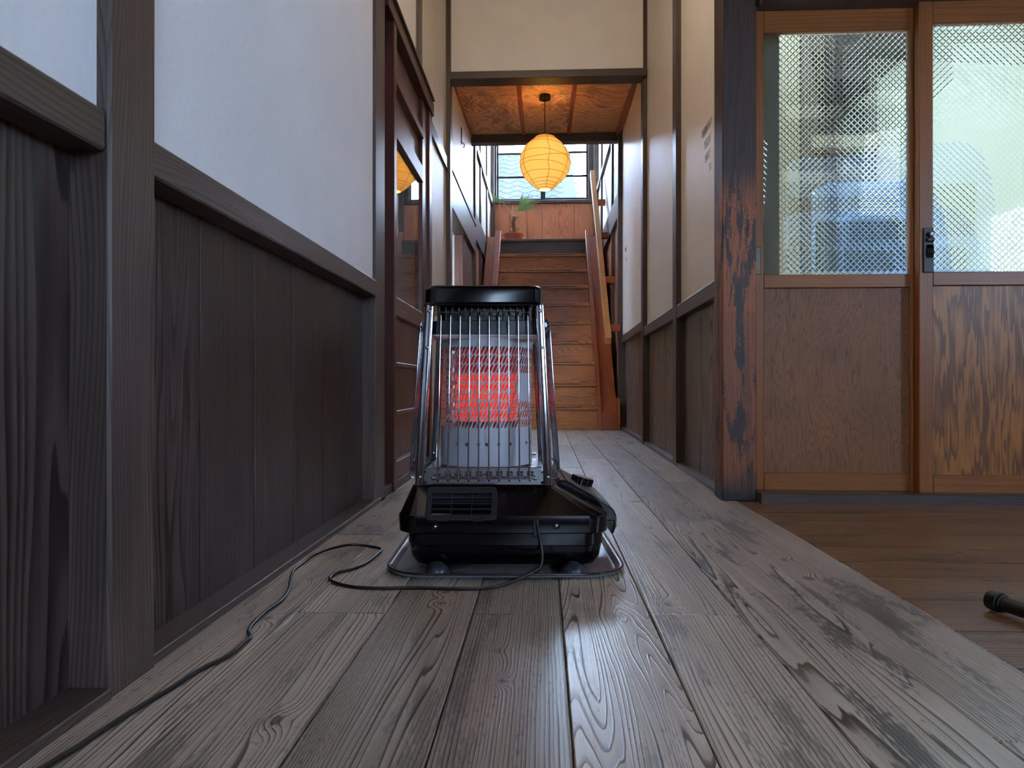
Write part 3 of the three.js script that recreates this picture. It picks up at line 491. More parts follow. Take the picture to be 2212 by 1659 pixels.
// ---------------------------------------------------------------- roof of the next house, seen through the landing window
{
  const T = thing('neighbouring_roof', 'blue-grey diamond slate roof outside the landing window', 'roof', [0, 0, 0]);
  const slope = new THREE.Group(); slope.name = 'roof_slope'; slope.position.set(0.48, 2.75, -10.2); slope.rotation.x = Math.atan2(0.62, 1); T.add(slope);
  bx(slope, 'roof_deck', -2.6, 0, -0.06, -0.012, -4.2, 0, M.felt, { c: 0 });
  const D = 0.15, E = 0.135, sh = new THREE.Shape([[0, -E], [E, 0], [0, E], [-E, 0]].map((p) => new THREE.Vector2(...p)));
  const tile = new THREE.ExtrudeGeometry(sh, { depth: 0.006, bevelEnabled: true, bevelSize: -0.004, bevelThickness: 0.002, bevelOffset: 0, bevelSegments: 1 }).rotateX(-PI / 2);
  let k = 0;
  for (let j = 4; j <= 27; j++) for (let i = 0; i < 8; i++) { const x = -0.02 - i * 2 * D - (j % 2) * D, z = -j * D; const m = mesh('slate', tile, M.slate[(k * 7 + j) % 3], slope, [x, 0.004 + 0.002 * (j % 2), z]); m.rotation.x = 0.03; k++; }
  bx(slope, 'verge', -0.15, 0.06, -0.08, 0.02, -4.2, 0.1, M.slate[0]);
  const H = thing('neighbouring_house', 'pale wall of the house under the slate roof', 'house', [0, 0, 0]); bx(H, 'gable_wall', -2.1, 0.45, -0.2, 2.6, -12.5, -10.5, M.outer, { c: 0 });
}
// ---------------------------------------------------------------- sliding entrance doors with patterned glass
// pressed diamond glass: a slab whose inner face carries rows of low cut-off pyramids
function diamondPane(w, h, pitch, t, rise) {
  const pos = [], nor = [];
  const tri = (a, b, c) => { const u = [b[0] - a[0], b[1] - a[1], b[2] - a[2]], v = [c[0] - a[0], c[1] - a[1], c[2] - a[2]]; const n = [u[1] * v[2] - u[2] * v[1], u[2] * v[0] - u[0] * v[2], u[0] * v[1] - u[1] * v[0]], l = hypot(...n); if (l < 1e-14) return; pos.push(...a, ...b, ...c); for (let i = 0; i < 3; i++) nor.push(n[0] / l, n[1] / l, n[2] / l); };
  const quad = (a, b, c, d) => { tri(a, b, c); tri(a, c, d); };
  const nx = Math.round(w / pitch), ny = Math.round(h / pitch), px = w / nx, py = h / ny, zb = -t / 2, z0 = t / 2 - rise, z1 = t / 2, k = 0.58;
  const dia = (cx, cy) => {
    const O = [[cx, cy - py / 2, z0], [cx + px / 2, cy, z0], [cx, cy + py / 2, z0], [cx - px / 2, cy, z0]], I = [[cx, cy - k * py / 2, z1], [cx + k * px / 2, cy, z1], [cx, cy + k * py / 2, z1], [cx - k * px / 2, cy, z1]];
    for (let i = 0; i < 4; i++) quad(O[i], O[(i + 1) % 4], I[(i + 1) % 4], I[i]); quad(...I);
  };
  for (let i = 0; i < nx; i++) for (let j = 0; j < ny; j++) { dia(-w / 2 + (i + 0.5) * px, -h / 2 + (j + 0.5) * py); if (i < nx - 1 && j < ny - 1) dia(-w / 2 + (i + 1) * px, -h / 2 + (j + 1) * py); }
  for (let i = 0; i < nx; i++) { const x = -w / 2 + i * px; tri([x, -h / 2, z0], [x + px, -h / 2, z0], [x + px / 2, -h / 2 + py / 2, z0]); tri([x + px, h / 2, z0], [x, h / 2, z0], [x + px / 2, h / 2 - py / 2, z0]); if (i) { tri([x, -h / 2, z0], [x + px / 2, -h / 2 + py / 2, z0], [x - px / 2, -h / 2 + py / 2, z0]); tri([x, h / 2, z0], [x - px / 2, h / 2 - py / 2, z0], [x + px / 2, h / 2 - py / 2, z0]); } }
  pos.length = pos.length; 
  for (let j = 0; j < ny; j++) { const y = -h / 2 + j * py; tri([-w / 2, y + py, z0], [-w / 2, y, z0], [-w / 2 + px / 2, y + py / 2, z0]); tri([w / 2, y, z0], [w / 2, y + py, z0], [w / 2 - px / 2, y + py / 2, z0]); if (j) { tri([-w / 2, y, z0], [-w / 2 + px / 2, y - py / 2, z0], [-w / 2 + px / 2, y + py / 2, z0]); tri([w / 2, y, z0], [w / 2 - px / 2, y + py / 2, z0], [w / 2 - px / 2, y - py / 2, z0]); } }
  const a = [-w / 2, -h / 2], b = [w / 2, -h / 2], c = [w / 2, h / 2], d = [-w / 2, h / 2];
  quad([...d, zb], [...c, zb], [...b, zb], [...a, zb]);
  for (const [p, q] of [[a, b], [b, c], [c, d], [d, a]]) quad([...p, zb], [...q, zb], [...q, z0], [...p, z0]);
  const g = new THREE.BufferGeometry(); g.setAttribute('position', new THREE.Float32BufferAttribute(pos, 3)); g.setAttribute('normal', new THREE.Float32BufferAttribute(nor, 3)); return g;
}
M.cutGlass = new THREE.MeshPhysicalMaterial({ color: 0xf2fbf4, roughness: 0.02, transmission: 1, thickness: 0.004, ior: 1.45, specularIntensity: 0.5 });
{
  const build = (name, label, x0, x1, zc, t, ply, xs0, xs1) => {
    const d = struct(name, label), z0 = zc - t, z1 = zc;      // z1 faces the room
    bx(d, 'stile', x0, xs0, 0.03, 1.64, z0, z1, M.door); bx(d, 'stile', xs1, x1, 0.03, 1.64, z0, z1, M.door);
    bx(d, 'rail', xs0, xs1, 1.552, 1.64, z0 + 0.001, z1 - 0.001, M.door, { g: 0 }); bx(d, 'rail', xs0, xs1, 0.702, 0.747, z0 + 0.001, z1 - 0.001, M.door, { g: 0 }); bx(d, 'rail', xs0, xs1, 0.03, 0.089, z0 + 0.001, z1 - 0.001, M.door, { g: 0 });
    bx(d, 'wood_panel', xs0 - 0.004, xs1 + 0.004, 0.085, 0.706, zc - t / 2 - 0.004, zc - 0.011, ply, { g: 1, c: 0.001 });
    mesh('pane', diamondPane(xs1 - xs0 + 0.008, 0.813, 0.0205, 0.004, 0.0005), M.cutGlass, d, [(xs0 + xs1) / 2, 1.1495, zc - 0.014]);
    return d;
  };
  const dl = build('door_2', 'sliding entrance door half behind the other, diamond glass over fine-figured plywood', 0.690, 1.262, -2.34, 0.03, M.plyA, 0.733, 1.207);
  const pull = new THREE.Group(); pull.name = 'finger_pull'; dl.add(pull);
  M.bronze = std(0x6e6656, 0.4, 0.8);
  bx(pull, 'plate_edge', 0.7, 0.7235, 0.747, 0.839, -2.342, -2.3385, M.iron); bx(pull, 'plate_face', 0.7, 0.721, 0.749, 0.837, -2.34, -2.3375, M.bronze, { c: 0.0006 }); bx(pull, 'recess', 0.7, 0.7175, 0.758, 0.827, -2.339, -2.3368, M.bronze, { c: 0.0004 }); bx(pull, 'recess_floor', 0.7, 0.7145, 0.7595, 0.823, -2.338, -2.3364, M.bronze, { c: 0.0004 });
  const dr = build('door_3', 'sliding entrance door in front with black lock, diamond glass over bold-figured plywood', 1.216, 2.05, -2.303, 0.03, M.plyB, 1.2605, 2.0);
  const lock = new THREE.Group(); lock.name = 'lock'; dr.add(lock);
  bx(lock, 'lock_plate', 1.227, 1.2595, 0.744, 0.888, -2.304, -2.297, M.blackSatin, { c: 0.002 });
  const boss = mesh('key_cylinder', new THREE.CylinderGeometry(0.0085, 0.0095, 0.012, 24), M.plastic, lock, [1.2475, 0.866, -2.292]); boss.rotation.x = PI / 2;
  const face = mesh('key_face', new THREE.CylinderGeometry(0.0045, 0.0045, 0.003, 20), M.steel, lock, [1.2475, 0.866, -2.2855]); face.rotation.x = PI / 2;
  bx(lock, 'keyhole', 1.2469, 1.2481, 0.8636, 0.8684, -2.2845, -2.2835, M.iron, { c: 0 });
  bx(lock, 'thumb_collar', 1.235, 1.259, 0.842, 0.855, -2.299, -2.288, M.plastic, { c: 0.003 });
  const scoop = mesh('thumb_scoop', new THREE.CylinderGeometry(0.018, 0.018, 0.021, 28, 1, false), M.black, lock, [1.2465, 0.812, -2.309]); scoop.rotation.z = PI / 2; scoop.scale.set(1.6, 1, 1);
  trim('dark lintel above the sliding entrance doors', 0.712, 3.3, 1.622, 1.75, -2.4, -2.245, M.post, { g: 0 });
  trim('dark sill under the sliding entrance doors', 0.7, 3.3, -0.02, 0.0315, -2.42, -2.262, M.post, { g: 0, c: 0.002 });
  trim('dark post at the far side of the entrance doors', 2.05, 2.16, 0, TOP, -2.42, -2.29, M.post);
  const w = struct('wall_front', 'plaster wall above and beside the entrance doors');
  bx(w, 'plaster_panel', 0.7, 3.3, 1.74, TOP, -2.4, -2.32, M.plaster, { c: 0 }); bx(w, 'plaster_panel', 2.16, 3.3, 0, 1.64, -2.4, -2.32, M.plaster, { c: 0 });
}
// ---------------------------------------------------------------- rest of the hall behind the camera: open to daylight at the back and on the right
{
  const w = struct('wall_rear', 'wall behind the camera, with a small open window');
  const V = [0.5, 1.05, 1.05, 1.65];
  bx(w, 'wall_side', -0.8, V[0], -0.1, TOP, 2.4, 2.5, M.panel, { c: 0 }); bx(w, 'wall_side', V[1], 3.4, -0.1, TOP, 2.4, 2.5, M.panel, { c: 0 }); bx(w, 'wall_head', V[0], V[1], V[3], TOP, 2.4, 2.5, M.panel, { c: 0 }); bx(w, 'wall_foot', V[0], V[1], -0.1, V[2], 2.4, 2.5, M.panel, { c: 0 });
  const r = struct('wall_hall', 'outer wall of the hall to the right of the camera, with an open window'), W = [0.2, 0.8, 1.0, 1.65];
  bx(r, 'wall_side', 3.3, 3.4, -0.1, TOP, -2.42, W[0], M.plaster, { c: 0 }); bx(r, 'wall_side', 3.3, 3.4, -0.1, TOP, W[1], 2.5, M.plaster, { c: 0 }); bx(r, 'wall_head', 3.3, 3.4, W[3], TOP, W[0], W[1], M.plaster, { c: 0 }); bx(r, 'wall_foot', 3.3, 3.4, -0.1, W[2], W[0], W[1], M.plaster, { c: 0 });
  const c = struct('ceiling', 'brown boarded ceiling of the corridor and hall');
  bx(c, 'corridor_ceiling', -0.85, 3.4, TOP, TOP + 0.1, -2.42, 2.5, M.ceiling, { c: 0 }); bx(c, 'corridor_ceiling', -0.85, 0.9, TOP, TOP + 0.1, -4.6, -2.42, M.ceiling, { c: 0 });
  const g = struct('ground', 'pale ground outside the house');
  bx(g, 'paving', -14, 16, -0.4, -0.2, 2.5, 16, M.outer, { c: 0 }); bx(g, 'paving', 0.9, 16, -0.4, -0.2, -16, -2.45, M.outer, { c: 0 }); bx(g, 'paving', 3.4, 16, -0.4, -0.2, -2.45, 2.5, M.outer, { c: 0 });
}
// ---------------------------------------------------------------- what stands outside the patterned glass
{
  M.beige = std(0x7c6f58, 0.9); M.brownWall = std(0x3c3029, 0.9); M.darkWin = std(0x15120f, 0.25); M.blueBody = std(0x8aa0c4, 0.3); M.pale = std(0xe6e2cc, 0.9); M.tyre = std(0x15161a, 0.8);
  const a = thing('garden_wall', 'beige rendered wall just outside, left of the patterned glass', 'wall', [0, 0, 0]); bx(a, 'wall_face', 0.95, 1.82, -0.2, 3.1, -5.2, -5.0, M.beige, { c: 0.01 }); bx(a, 'downpipe', 1.84, 1.9, -0.2, 3.1, -5.1, -5.0, M.brownWall, { c: 0.01 });
  const h = thing('house_opposite', 'brown house with a dark window seen through the patterned glass', 'house', [0, 0, 0]);
  bx(h, 'house_wall', 1.9, 3.3, -0.2, 3.55, -8.0, -7.0, M.brownWall, { c: 0.01 }); const wd = bx(h, 'window', 2.68, 3.16, 2.85, 3.4, -7.0, -6.95, M.darkWin, { c: 0.005 }); bx(h, 'eaves', 1.9, 3.48, 3.5, 3.95, -8.0, -6.6, M.brownWall, { c: 0.02 }); bx(h, 'window_ledge', 2.6, 3.25, 2.68, 2.8, -7.0, -6.85, M.beige, { c: 0.005 });
  const v = thing('parked_van', 'pale blue van parked outside, blurred by the patterned glass', 'van', [0, 0, 0]);
  mesh('van_body', loft([0, 0.25, 0.8, 1.3, 1.75, 1.95, 2.02].map((y, i) => ({ y, p: rr(2.0 + [0.1, 0, 0, 0.03, 0.1, 0.18, 0.3][i], 3.35 - [0.1, 0, 0, 0.03, 0.1, 0.18, 0.3][i], -6.5 + 0.05, -5.7 - 0.02, 0.08) }))), M.blueBody, v);
  bx(v, 'van_window', 2.2, 3.1, 1.3, 1.7, -5.72, -5.68, M.darkWin, { c: 0.01 });
  for (const x of [2.25, 3.1]) { const m = mesh('wheel', new THREE.CylinderGeometry(0.26, 0.26, 0.14, 28), M.tyre, v, [x, 0.05, -5.72]); m.rotation.x = PI / 2; }
  const al = thing('alley_roof', 'roof over the covered alley outside the entrance doors, with one open gap', 'roof', [0, 0, 0]);
  bx(al, 'roof_boards', 0.85, 6.1, 4.2, 4.3, -6.0, -2.44, M.brownWall, { c: 0 }); bx(al, 'roof_boards', 0.85, 3.9, 4.2, 4.3, -9, -6.0, M.brownWall, { c: 0 }); bx(al, 'roof_boards', 4.7, 6.1, 4.2, 4.3, -9, -6.0, M.brownWall, { c: 0 }); bx(al, 'roof_boards', 3.9, 4.7, 4.2, 4.3, -9, -6.6, M.brownWall, { c: 0 });
  const p = thing('pale_wall', 'pale greenish wall of the alley behind the patterned glass', 'wall', [0, 0, 0]); bx(p, 'wall_face', 3.2, 6.1, -0.2, 4.25, -7.4, -7.2, M.pale, { c: 0 }); bx(p, 'wall_return', 6.0, 6.1, -0.2, 4.25, -7.3, -2.44, M.pale, { c: 0 }); bx(p, 'front_wall', 3.3, 6.1, -0.2, 4.25, -2.5, -2.4, M.pale, { c: 0 }); bx(p, 'front_wall', 0.72, 3.4, 2.9, 4.25, -2.5, -2.41, M.pale, { c: 0 });
}
// ---------------------------------------------------------------- lettering on the right wall
{
  const font = await new FontLoader().loadAsync('fonts/droid/droid_sans_regular.typeface.json');
  M.ink = std(0x857b72, 0.35);
  const write = (name, label, lines, x, z, y, size, gap) => {
    const t = thing(name, label, 'lettering', [x, y, z], -PI / 2);
    lines.forEach(([s, dx], i) => { const g = new TextGeometry(s, { font, size, depth: 0.002, curveSegments: 4, bevelEnabled: false }); const m = mesh('text_line', g, M.ink, t, [dx, -i * gap, 0]); m.scale.x = 0.66; });
  };
  write('wall_lettering', 'small raised dark lettering on the plaster beside the corner post', [['KAMON SALON', 0], ['SINKI BAT', 0.04], ['SPELICE', 0.05], ['SALO', 0.12]], 0.6325, -2.79, 1.36, 0.028, 0.056);
  write('wall_lettering', 'tiny grey lettering on the plaster near the foot of the stairs', [['SAUNA', 0], ['2F', 0.05]], 0.6855, -5.83, 1.49, 0.03, 0.085);
}
{
  const k = thing('wall_hook', 'narrow dark hook plate high on the plaster left of the lantern', 'hook', [-0.64, 2.24, -5.41]);
  bx(k, 'hook_plate', 0, 0.006, 0.03, 0.155, -0.02, 0.02, M.iron, { c: 0.002 }); mesh('hook', tube([[0.004, 0.04, 0], [0.02, 0.03, 0], [0.026, 0.012, 0], [0.02, 0.0, 0], [0.012, 0.008, 0]], 0.004, 20, 8), M.steel, k);
}
// ---------------------------------------------------------------- heater
const HX = -0.0848, HZ = -1.5978; let heater;
{
  const t = thing('drip_tray', 'grey metal tray with rounded corners under the black heater', 'tray', [HX, 0, HZ], YAW);
  const L = (i, y, r = 0.09) => ({ y, p: rr(-0.243 + i, 0.243 - i, -0.243 + i, 0.243 - i, r - i, 10) });
  mesh('pan', loft([L(0.012, 0.0006), L(0.003, 0.003), L(0.0, 0.0098), L(0.0, 0.0105), L(0.004, 0.0108), L(0.008, 0.0095), L(0.016, 0.0032), L(0.022, 0.0024)], true, true, 0.5), M.tray, t);
  mesh('rim', (() => { const q = rr(-0.2435, 0.2435, -0.2435, 0.2435, 0.0905, 10).map(([x, z]) => [x, 0.0105, z]); return tube(q, 0.0022, 160, 8, true); })(), M.trayRim, t);

  const h = thing('gas_heater', 'black and chrome portable heater glowing red in the middle of the corridor', 'heater', [HX, 0.0026, HZ], YAW);
  heater = h; const CX = -0.0455;
  // base
  const B = (x0, x1, z0, z1, r, y) => ({ y, p: rr(x0, x1, z0, z1, r, 7) });
  mesh('lower_body', loft([B(-0.165, 0.165, -0.165, 0.165, 0.03, 0.009), B(-0.185, 0.185, -0.185, 0.185, 0.035, 0.013), B(-0.194, 0.194, -0.194, 0.194, 0.04, 0.026), B(-0.1975, 0.1975, -0.197, 0.1965, 0.042, 0.042), B(-0.1985, 0.1985, -0.198, 0.198, 0.042, 0.053), B(-0.2005, 0.2005, -0.2, 0.2005, 0.042, 0.055), B(-0.201, 0.201, -0.2, 0.201, 0.042, 0.086)], true, true, 0.35), M.black, h);
  mesh('skirt', loft([B(-0.2, 0.2, -0.2, 0.2, 0.04, 0.0835), B(-0.213, 0.205, -0.21, 0.211, 0.04, 0.0805), B(-0.2165, 0.208, -0.214, 0.2145, 0.04, 0.083), B(-0.218, 0.209, -0.215, 0.2155, 0.04, 0.113), B(-0.2165, 0.2075, -0.2135, 0.214, 0.039, 0.1165), B(-0.2145, 0.204, -0.21, 0.2105, 0.036, 0.1185), B(CX - 0.15, CX + 0.15, -0.152, 0.154, 0.016, 0.1665), B(CX - 0.146, CX + 0.146, -0.148, 0.149, 0.014, 0.169)], false, true, 0.45), M.black, h);
  for (const [x, z] of [[-0.1375, 0.209], [0.135, 0.209], [-0.1375, -0.17], [0.135, -0.17]]) { const m = mesh('foot', new THREE.SphereGeometry(0.024, 24, 16, 0, 2 * PI, 0, PI / 2), M.foot, h, [x, 0.0002, z]); m.scale.y = 1.02; }
  // control panel on the right slope
  const cp = new THREE.Group(); cp.name = 'control_panel'; h.add(cp);
  mesh('panel_housing', extr([[0.108, 0.155], [0.118, 0.172], [0.128, 0.1715], [0.221, 0.118], [0.234, 0.107], [0.2395, 0.095], [0.2395, 0.072], [0.232, 0.056], [0.2285, 0.056], [0.2335, 0.074], [0.232, 0.084], [0.205, 0.084]], 0.235, 0.0025, 2).translate(0, 0, -0.135), M.black, cp);
  {
    const cv = document.createElement('canvas'); cv.width = 512; cv.height = 256; const q = cv.getContext('2d');
    q.fillStyle = '#6b6964'; q.fillRect(0, 0, 512, 256); q.fillStyle = '#a6a49e'; q.fillRect(400, 0, 112, 256);
    const r = rng(4); for (let j = 0; j < 5; j++) for (let x = 30; x < 380;) { const l = 10 + r() * 34; q.fillStyle = r() < 0.12 ? '#b98a86' : r() < 0.3 ? '#2b2a28' : '#a3a19b'; q.fillRect(x, 26 + j * 44, l, 7 + r() * 9); x += l + 14 + r() * 30; }
    q.fillStyle = '#c9c7c1'; q.fillRect(290, 10, 5, 236);
    const ct = new THREE.CanvasTexture(cv); ct.colorSpace = THREE.SRGBColorSpace;
    const plate = mesh('label_plate', new THREE.BoxGeometry(0.102, 0.0012, 0.2), std(0xffffff, 0.3, 0.2, { map: ct }), cp, [0.1757, 0.1462, -0.02]); plate.rotation.z = -Math.atan2(0.0535, 0.093);
  }
  const kn = new THREE.Group(); kn.name = 'knob'; kn.position.set(0.172, 0.1505, 0.005); kn.rotation.z = -0.28; cp.add(kn);
  const kp = []; for (let i = 0; i < 72; i++) { const a = i / 72 * 2 * PI, r = 0.0255 + 0.0007 * cos(a * 24); kp.push([r * cos(a), r * sin(a)]); }
  mesh('knob_grip', loft([{ y: 0, p: kp.map((p) => p.map((x) => x * 0.96)) }, { y: 0.014, p: kp }, { y: 0.0165, p: kp.map((p) => p.map((x) => x * 0.94)) }], true, true, 0.3), M.black, kn);
  mesh('knob_face', new THREE.CylinderGeometry(0.0215, 0.0215, 0.0014, 40), std(0x9a9893, 0.3, 0.6), kn, [0, 0.0169, 0]);
  // air filter grille
  const gr = new THREE.Group(); gr.name = 'filter_grille'; gr.position.set(-0.0885, 0.136, 0.1945); gr.rotation.x = -Math.atan2(0.05, 0.061); h.add(gr);
  {
    const w = 0.0715, hh = 0.0385, sh = new THREE.Shape(); const R = 0.011; sh.moveTo(-w + R, -hh); sh.lineTo(w - R, -hh); sh.quadraticCurveTo(w, -hh, w, -hh + R); sh.lineTo(w, hh - R); sh.quadraticCurveTo(w, hh, w - R, hh); sh.lineTo(-w + R, hh); sh.quadraticCurveTo(-w, hh, -w, hh - R); sh.lineTo(-w, -hh + R); sh.quadraticCurveTo(-w, -hh, -w + R, -hh);
    const ho = new THREE.Path(); ho.moveTo(-0.06, -0.026); ho.lineTo(-0.06, 0.024); ho.lineTo(0.06, 0.024); ho.lineTo(0.06, -0.026); ho.closePath(); sh.holes.push(ho);
    mesh('grille_frame', new THREE.ExtrudeGeometry(sh, { depth: 0.012, bevelEnabled: true, bevelSize: 0.0015, bevelThickness: 0.0015, bevelOffset: -0.0015, bevelSegments: 3, curveSegments: 8 }).translate(0, 0, -0.008), M.plastic, gr);
    bx(gr, 'filter_backing', -0.061, 0.061, -0.027, 0.025, -0.006, -0.0045, M.plastic, { c: 0 });
    for (const x of [-0.0205, 0.0205]) bx(gr, 'upright_bar', x - 0.001, x + 0.001, -0.026, 0.024, -0.005, 0.0035, M.plastic, { c: 0.0004 });
    for (const y of [0.0125, 0, -0.0125]) bx(gr, 'slat', -0.0605, 0.0605, y - 0.0012, y + 0.0012, -0.005, 0.0048, M.plastic, { c: 0.0005 });
    for (const x of [-0.036, 0.036]) bx(gr, 'catch', x - 0.011, x + 0.011, -0.041, -0.0345, 0.001, 0.0062, M.blackSatin, { c: 0.0008 });
  }
  for (const [x, y] of [[-0.14, 0.0945], [0.102, 0.097]]) { const m = mesh('screw', new THREE.SphereGeometry(0.004, 16, 10), M.chrome, h, [x, y, 0.2145]); m.scale.z = 0.5; const rg = mesh('screw_washer', new THREE.TorusGeometry(0.0064, 0.0014, 8, 24), M.black, h, [x, y, 0.215]); }
  bx(h, 'cord_slot', 0.055, 0.0685, 0.074, 0.1115, 0.2, 0.2162, M.plastic, { c: 0.002 });
  mesh('cord_grommet', tube([[0.0625, 0.1085, 0.2155], [0.0635, 0.1, 0.2195], [0.0655, 0.0885, 0.2205]], 0.0033, 10, 10), M.iron, h);
  // chrome frame
  const postG = (sx, sz) => { const b = [CX + sx * 0.135, sz > 0 ? 0.1415 : -0.1405], u = [CX + sx * 0.1175 + 0.0, sz > 0 ? 0.107 : -0.132], s = 0.0092; const q = (c, y) => ({ y, p: rr(c[0] - s, c[0] + s, c[1] - s, c[1] + s, 0.0045, 4) }); return loft([q(b, 0.168), q(u, 0.549)], true, true, 0.5); };
  for (const sx of [-1, 1]) for (const sz of [-1, 1]) {
    const p = mesh('corner_post', postG(sx, sz), M.chrome, h);
    if (sz > 0) for (const f of [0.045, 0.74 + 0.02, 0.965]) { const c = mesh('post_screw', new THREE.SphereGeometry(0.0042, 14, 10), M.chrome, p, [CX + sx * (0.135 - 0.0175 * f), 0.168 + 0.381 * f, 0.1415 + 0.0092 - 0.0345 * f]); c.scale.z = 0.55; }
  }
  const plate = (n) => { const s = new THREE.Shape([[-0.1195, 0], [0.1195, 0], [0.1195, 0.034], [-0.1195, 0.034]].map((p) => new THREE.Vector2(...p))); for (let i = 0; i < n; i++) { const x = -0.097 + 0.194 * i / (n - 1); s.holes.push(new THREE.Path([[x - 0.0068, 0.018], [x - 0.0068, 0.0275], [x + 0.0068, 0.0275], [x + 0.0068, 0.018]].map((p) => new THREE.Vector2(...p)))); } return new THREE.ExtrudeGeometry(s, { depth: 0.0014, bevelEnabled: false }); };
  const pg = plate(10);
  [[CX, 0.148, 0], [CX + 0.1425, 0.001, PI / 2], [CX - 0.1425, 0.001, -PI / 2], [CX, -0.147, PI]].forEach(([x, z, a]) => { const p = mesh('slotted_plate', pg, M.steel, h, [x, 0.17, z]); p.rotation.y = a; const lip = mesh('plate_lip', pipe([[-0.1195, 0.0345, -0.001], [0.1195, 0.0345, -0.001]], 0.0022), M.chrome, p); });
  bx(h, 'reflector_floor', CX - 0.14, CX + 0.14, 0.1685, 0.1705, -0.145, 0.146, M.steel, { c: 0 });
  bx(h, 'burner_pan', CX - 0.132, CX + 0.132, 0.171, 0.196, -0.136, 0.137, M.steel, { c: 0.004 });
  mesh('emblem', new THREE.CylinderGeometry(0.0066, 0.007, 0.003, 28), M.chrome, h, [CX, 0.184, 0.161]).rotation.x = PI / 2;
  // wire guards
  const front = new THREE.Group(); front.name = 'front_guard'; h.add(front);
  for (let i = 0; i < 10; i++) { const x = CX - 0.094 + 0.0209 * i, dx = (i - 4.5) * 0.0004; mesh('guard_wire', pipe([[x - dx, 0.5255, 0.112], [x - dx, 0.5315, 0.118], [x - dx, 0.53, 0.1235], [x, 0.36, 0.1432], [x + dx, 0.1815, 0.1605], [x + dx, 0.1775, 0.1588], [x + dx, 0.1775, 0.1535]], 0.00165), M.chrome, front); }
  mesh('guard_crossbar', pipe([[CX - 0.1, 0.5335, 0.1165], [CX + 0.1, 0.5335, 0.1165]], 0.0016), M.chrome, front);
  mesh('guard_crossbar', pipe([[CX - 0.104, 0.184, 0.1575], [CX + 0.106, 0.184, 0.1575]], 0.0018), M.chrome, front);
  for (const x of [CX - 0.105, CX + 0.107]) mesh('guard_knob', new THREE.SphereGeometry(0.0046, 14, 10), M.chrome, front, [x, 0.184, 0.155]);
  for (const s of [-1, 1]) {
    const g = new THREE.Group(); g.name = 'side_guard'; h.add(g);
    for (let i = 0; i < 9; i++) { const z = 0.098 - 0.025 * i, X = (a) => CX + s * a; mesh('guard_wire', tube([[X(0.118), 0.522, z * 0.86 - 0.008], [X(0.134), 0.521, z * 0.86 - 0.008], [X(0.1405), 0.512, z * 0.87 - 0.008], [X(0.1425), 0.49, z * 0.88 - 0.006], [X(0.152), 0.33, z * 0.95], [X(0.161), 0.2, z], [X(0.1605), 0.182, z], [X(0.153), 0.176, z], [X(0.142), 0.176, z]], 0.0016, 44, 6), M.chrome, g); }
    mesh('guard_crossbar', pipe([[CX + s * 0.1395, 0.505, 0.08], [CX + s * 0.1395, 0.505, -0.1]], 0.0016), M.chrome, g); mesh('guard_crossbar', pipe([[CX + s * 0.157, 0.198, 0.1], [CX + s * 0.157, 0.198, -0.105]], 0.0016), M.chrome, g);
  }
  const rear = new THREE.Group(); rear.name = 'rear_guard'; h.add(rear);
  for (let i = 0; i < 10; i++) { const x = CX - 0.094 + 0.0209 * i; mesh('guard_wire', pipe([[x, 0.53, -0.142], [x, 0.18, -0.157], [x, 0.178, -0.148]], 0.0016), M.chrome, rear); }
  // lid
  const Ld = (i, y, r = 0.03) => B(CX - 0.0015 - 0.1305 + i, CX - 0.0015 + 0.1305 - i, -0.143 + i, 0.1215 - i, r - i * 0.6, y);
  mesh('lid', loft([Ld(0.006, 0.5475), Ld(0.0005, 0.5475), Ld(0, 0.549), Ld(0.0008, 0.552), Ld(0.0022, 0.555), Ld(0.003, 0.578), Ld(0.0038, 0.584), Ld(0.0065, 0.5885), Ld(0.012, 0.5915), Ld(0.022, 0.593), Ld(0.028, 0.5932)], true, true, 0.4), M.black, h);
  // head under the lid
  mesh('vent_head', loft([B(CX - 0.116, CX + 0.116, -0.128, 0.104, 0.02, 0.486), B(CX - 0.117, CX + 0.117, -0.128, 0.105, 0.02, 0.488), B(CX - 0.114, CX + 0.114, -0.126, 0.1015, 0.02, 0.516), B(CX - 0.1, CX + 0.1, -0.112, 0.087, 0.02, 0.519), B(CX - 0.1, CX + 0.1, -0.112, 0.087, 0.02, 0.55)], true, true, 0.4), M.blackSatin, h);
  for (let i = 0; i < 15; i++) { const x = CX - 0.098 + 0.014 * i; bx(h, 'vent_fin', x - 0.002, x + 0.002, 0.517, 0.549, 0.08, 0.1, M.blackSatin, { c: 0.0005 }); }
  mesh('white_flange', loft([B(CX - 0.112, CX + 0.112, -0.122, 0.1, 0.03, 0.478), B(CX - 0.1165, CX + 0.1165, -0.127, 0.1045, 0.02, 0.4845), B(CX - 0.1165, CX + 0.1165, -0.127, 0.1045, 0.02, 0.4865)], true, true, 0.4), M.enamel, h);
  // burner drum: sheet metal rolled into a cylinder, with slanting slots
  const DR = 0.1045, ND = 74, bur = new THREE.Group(); bur.name = 'burner'; bur.position.set(CX, 0, -0.003); h.add(bur);
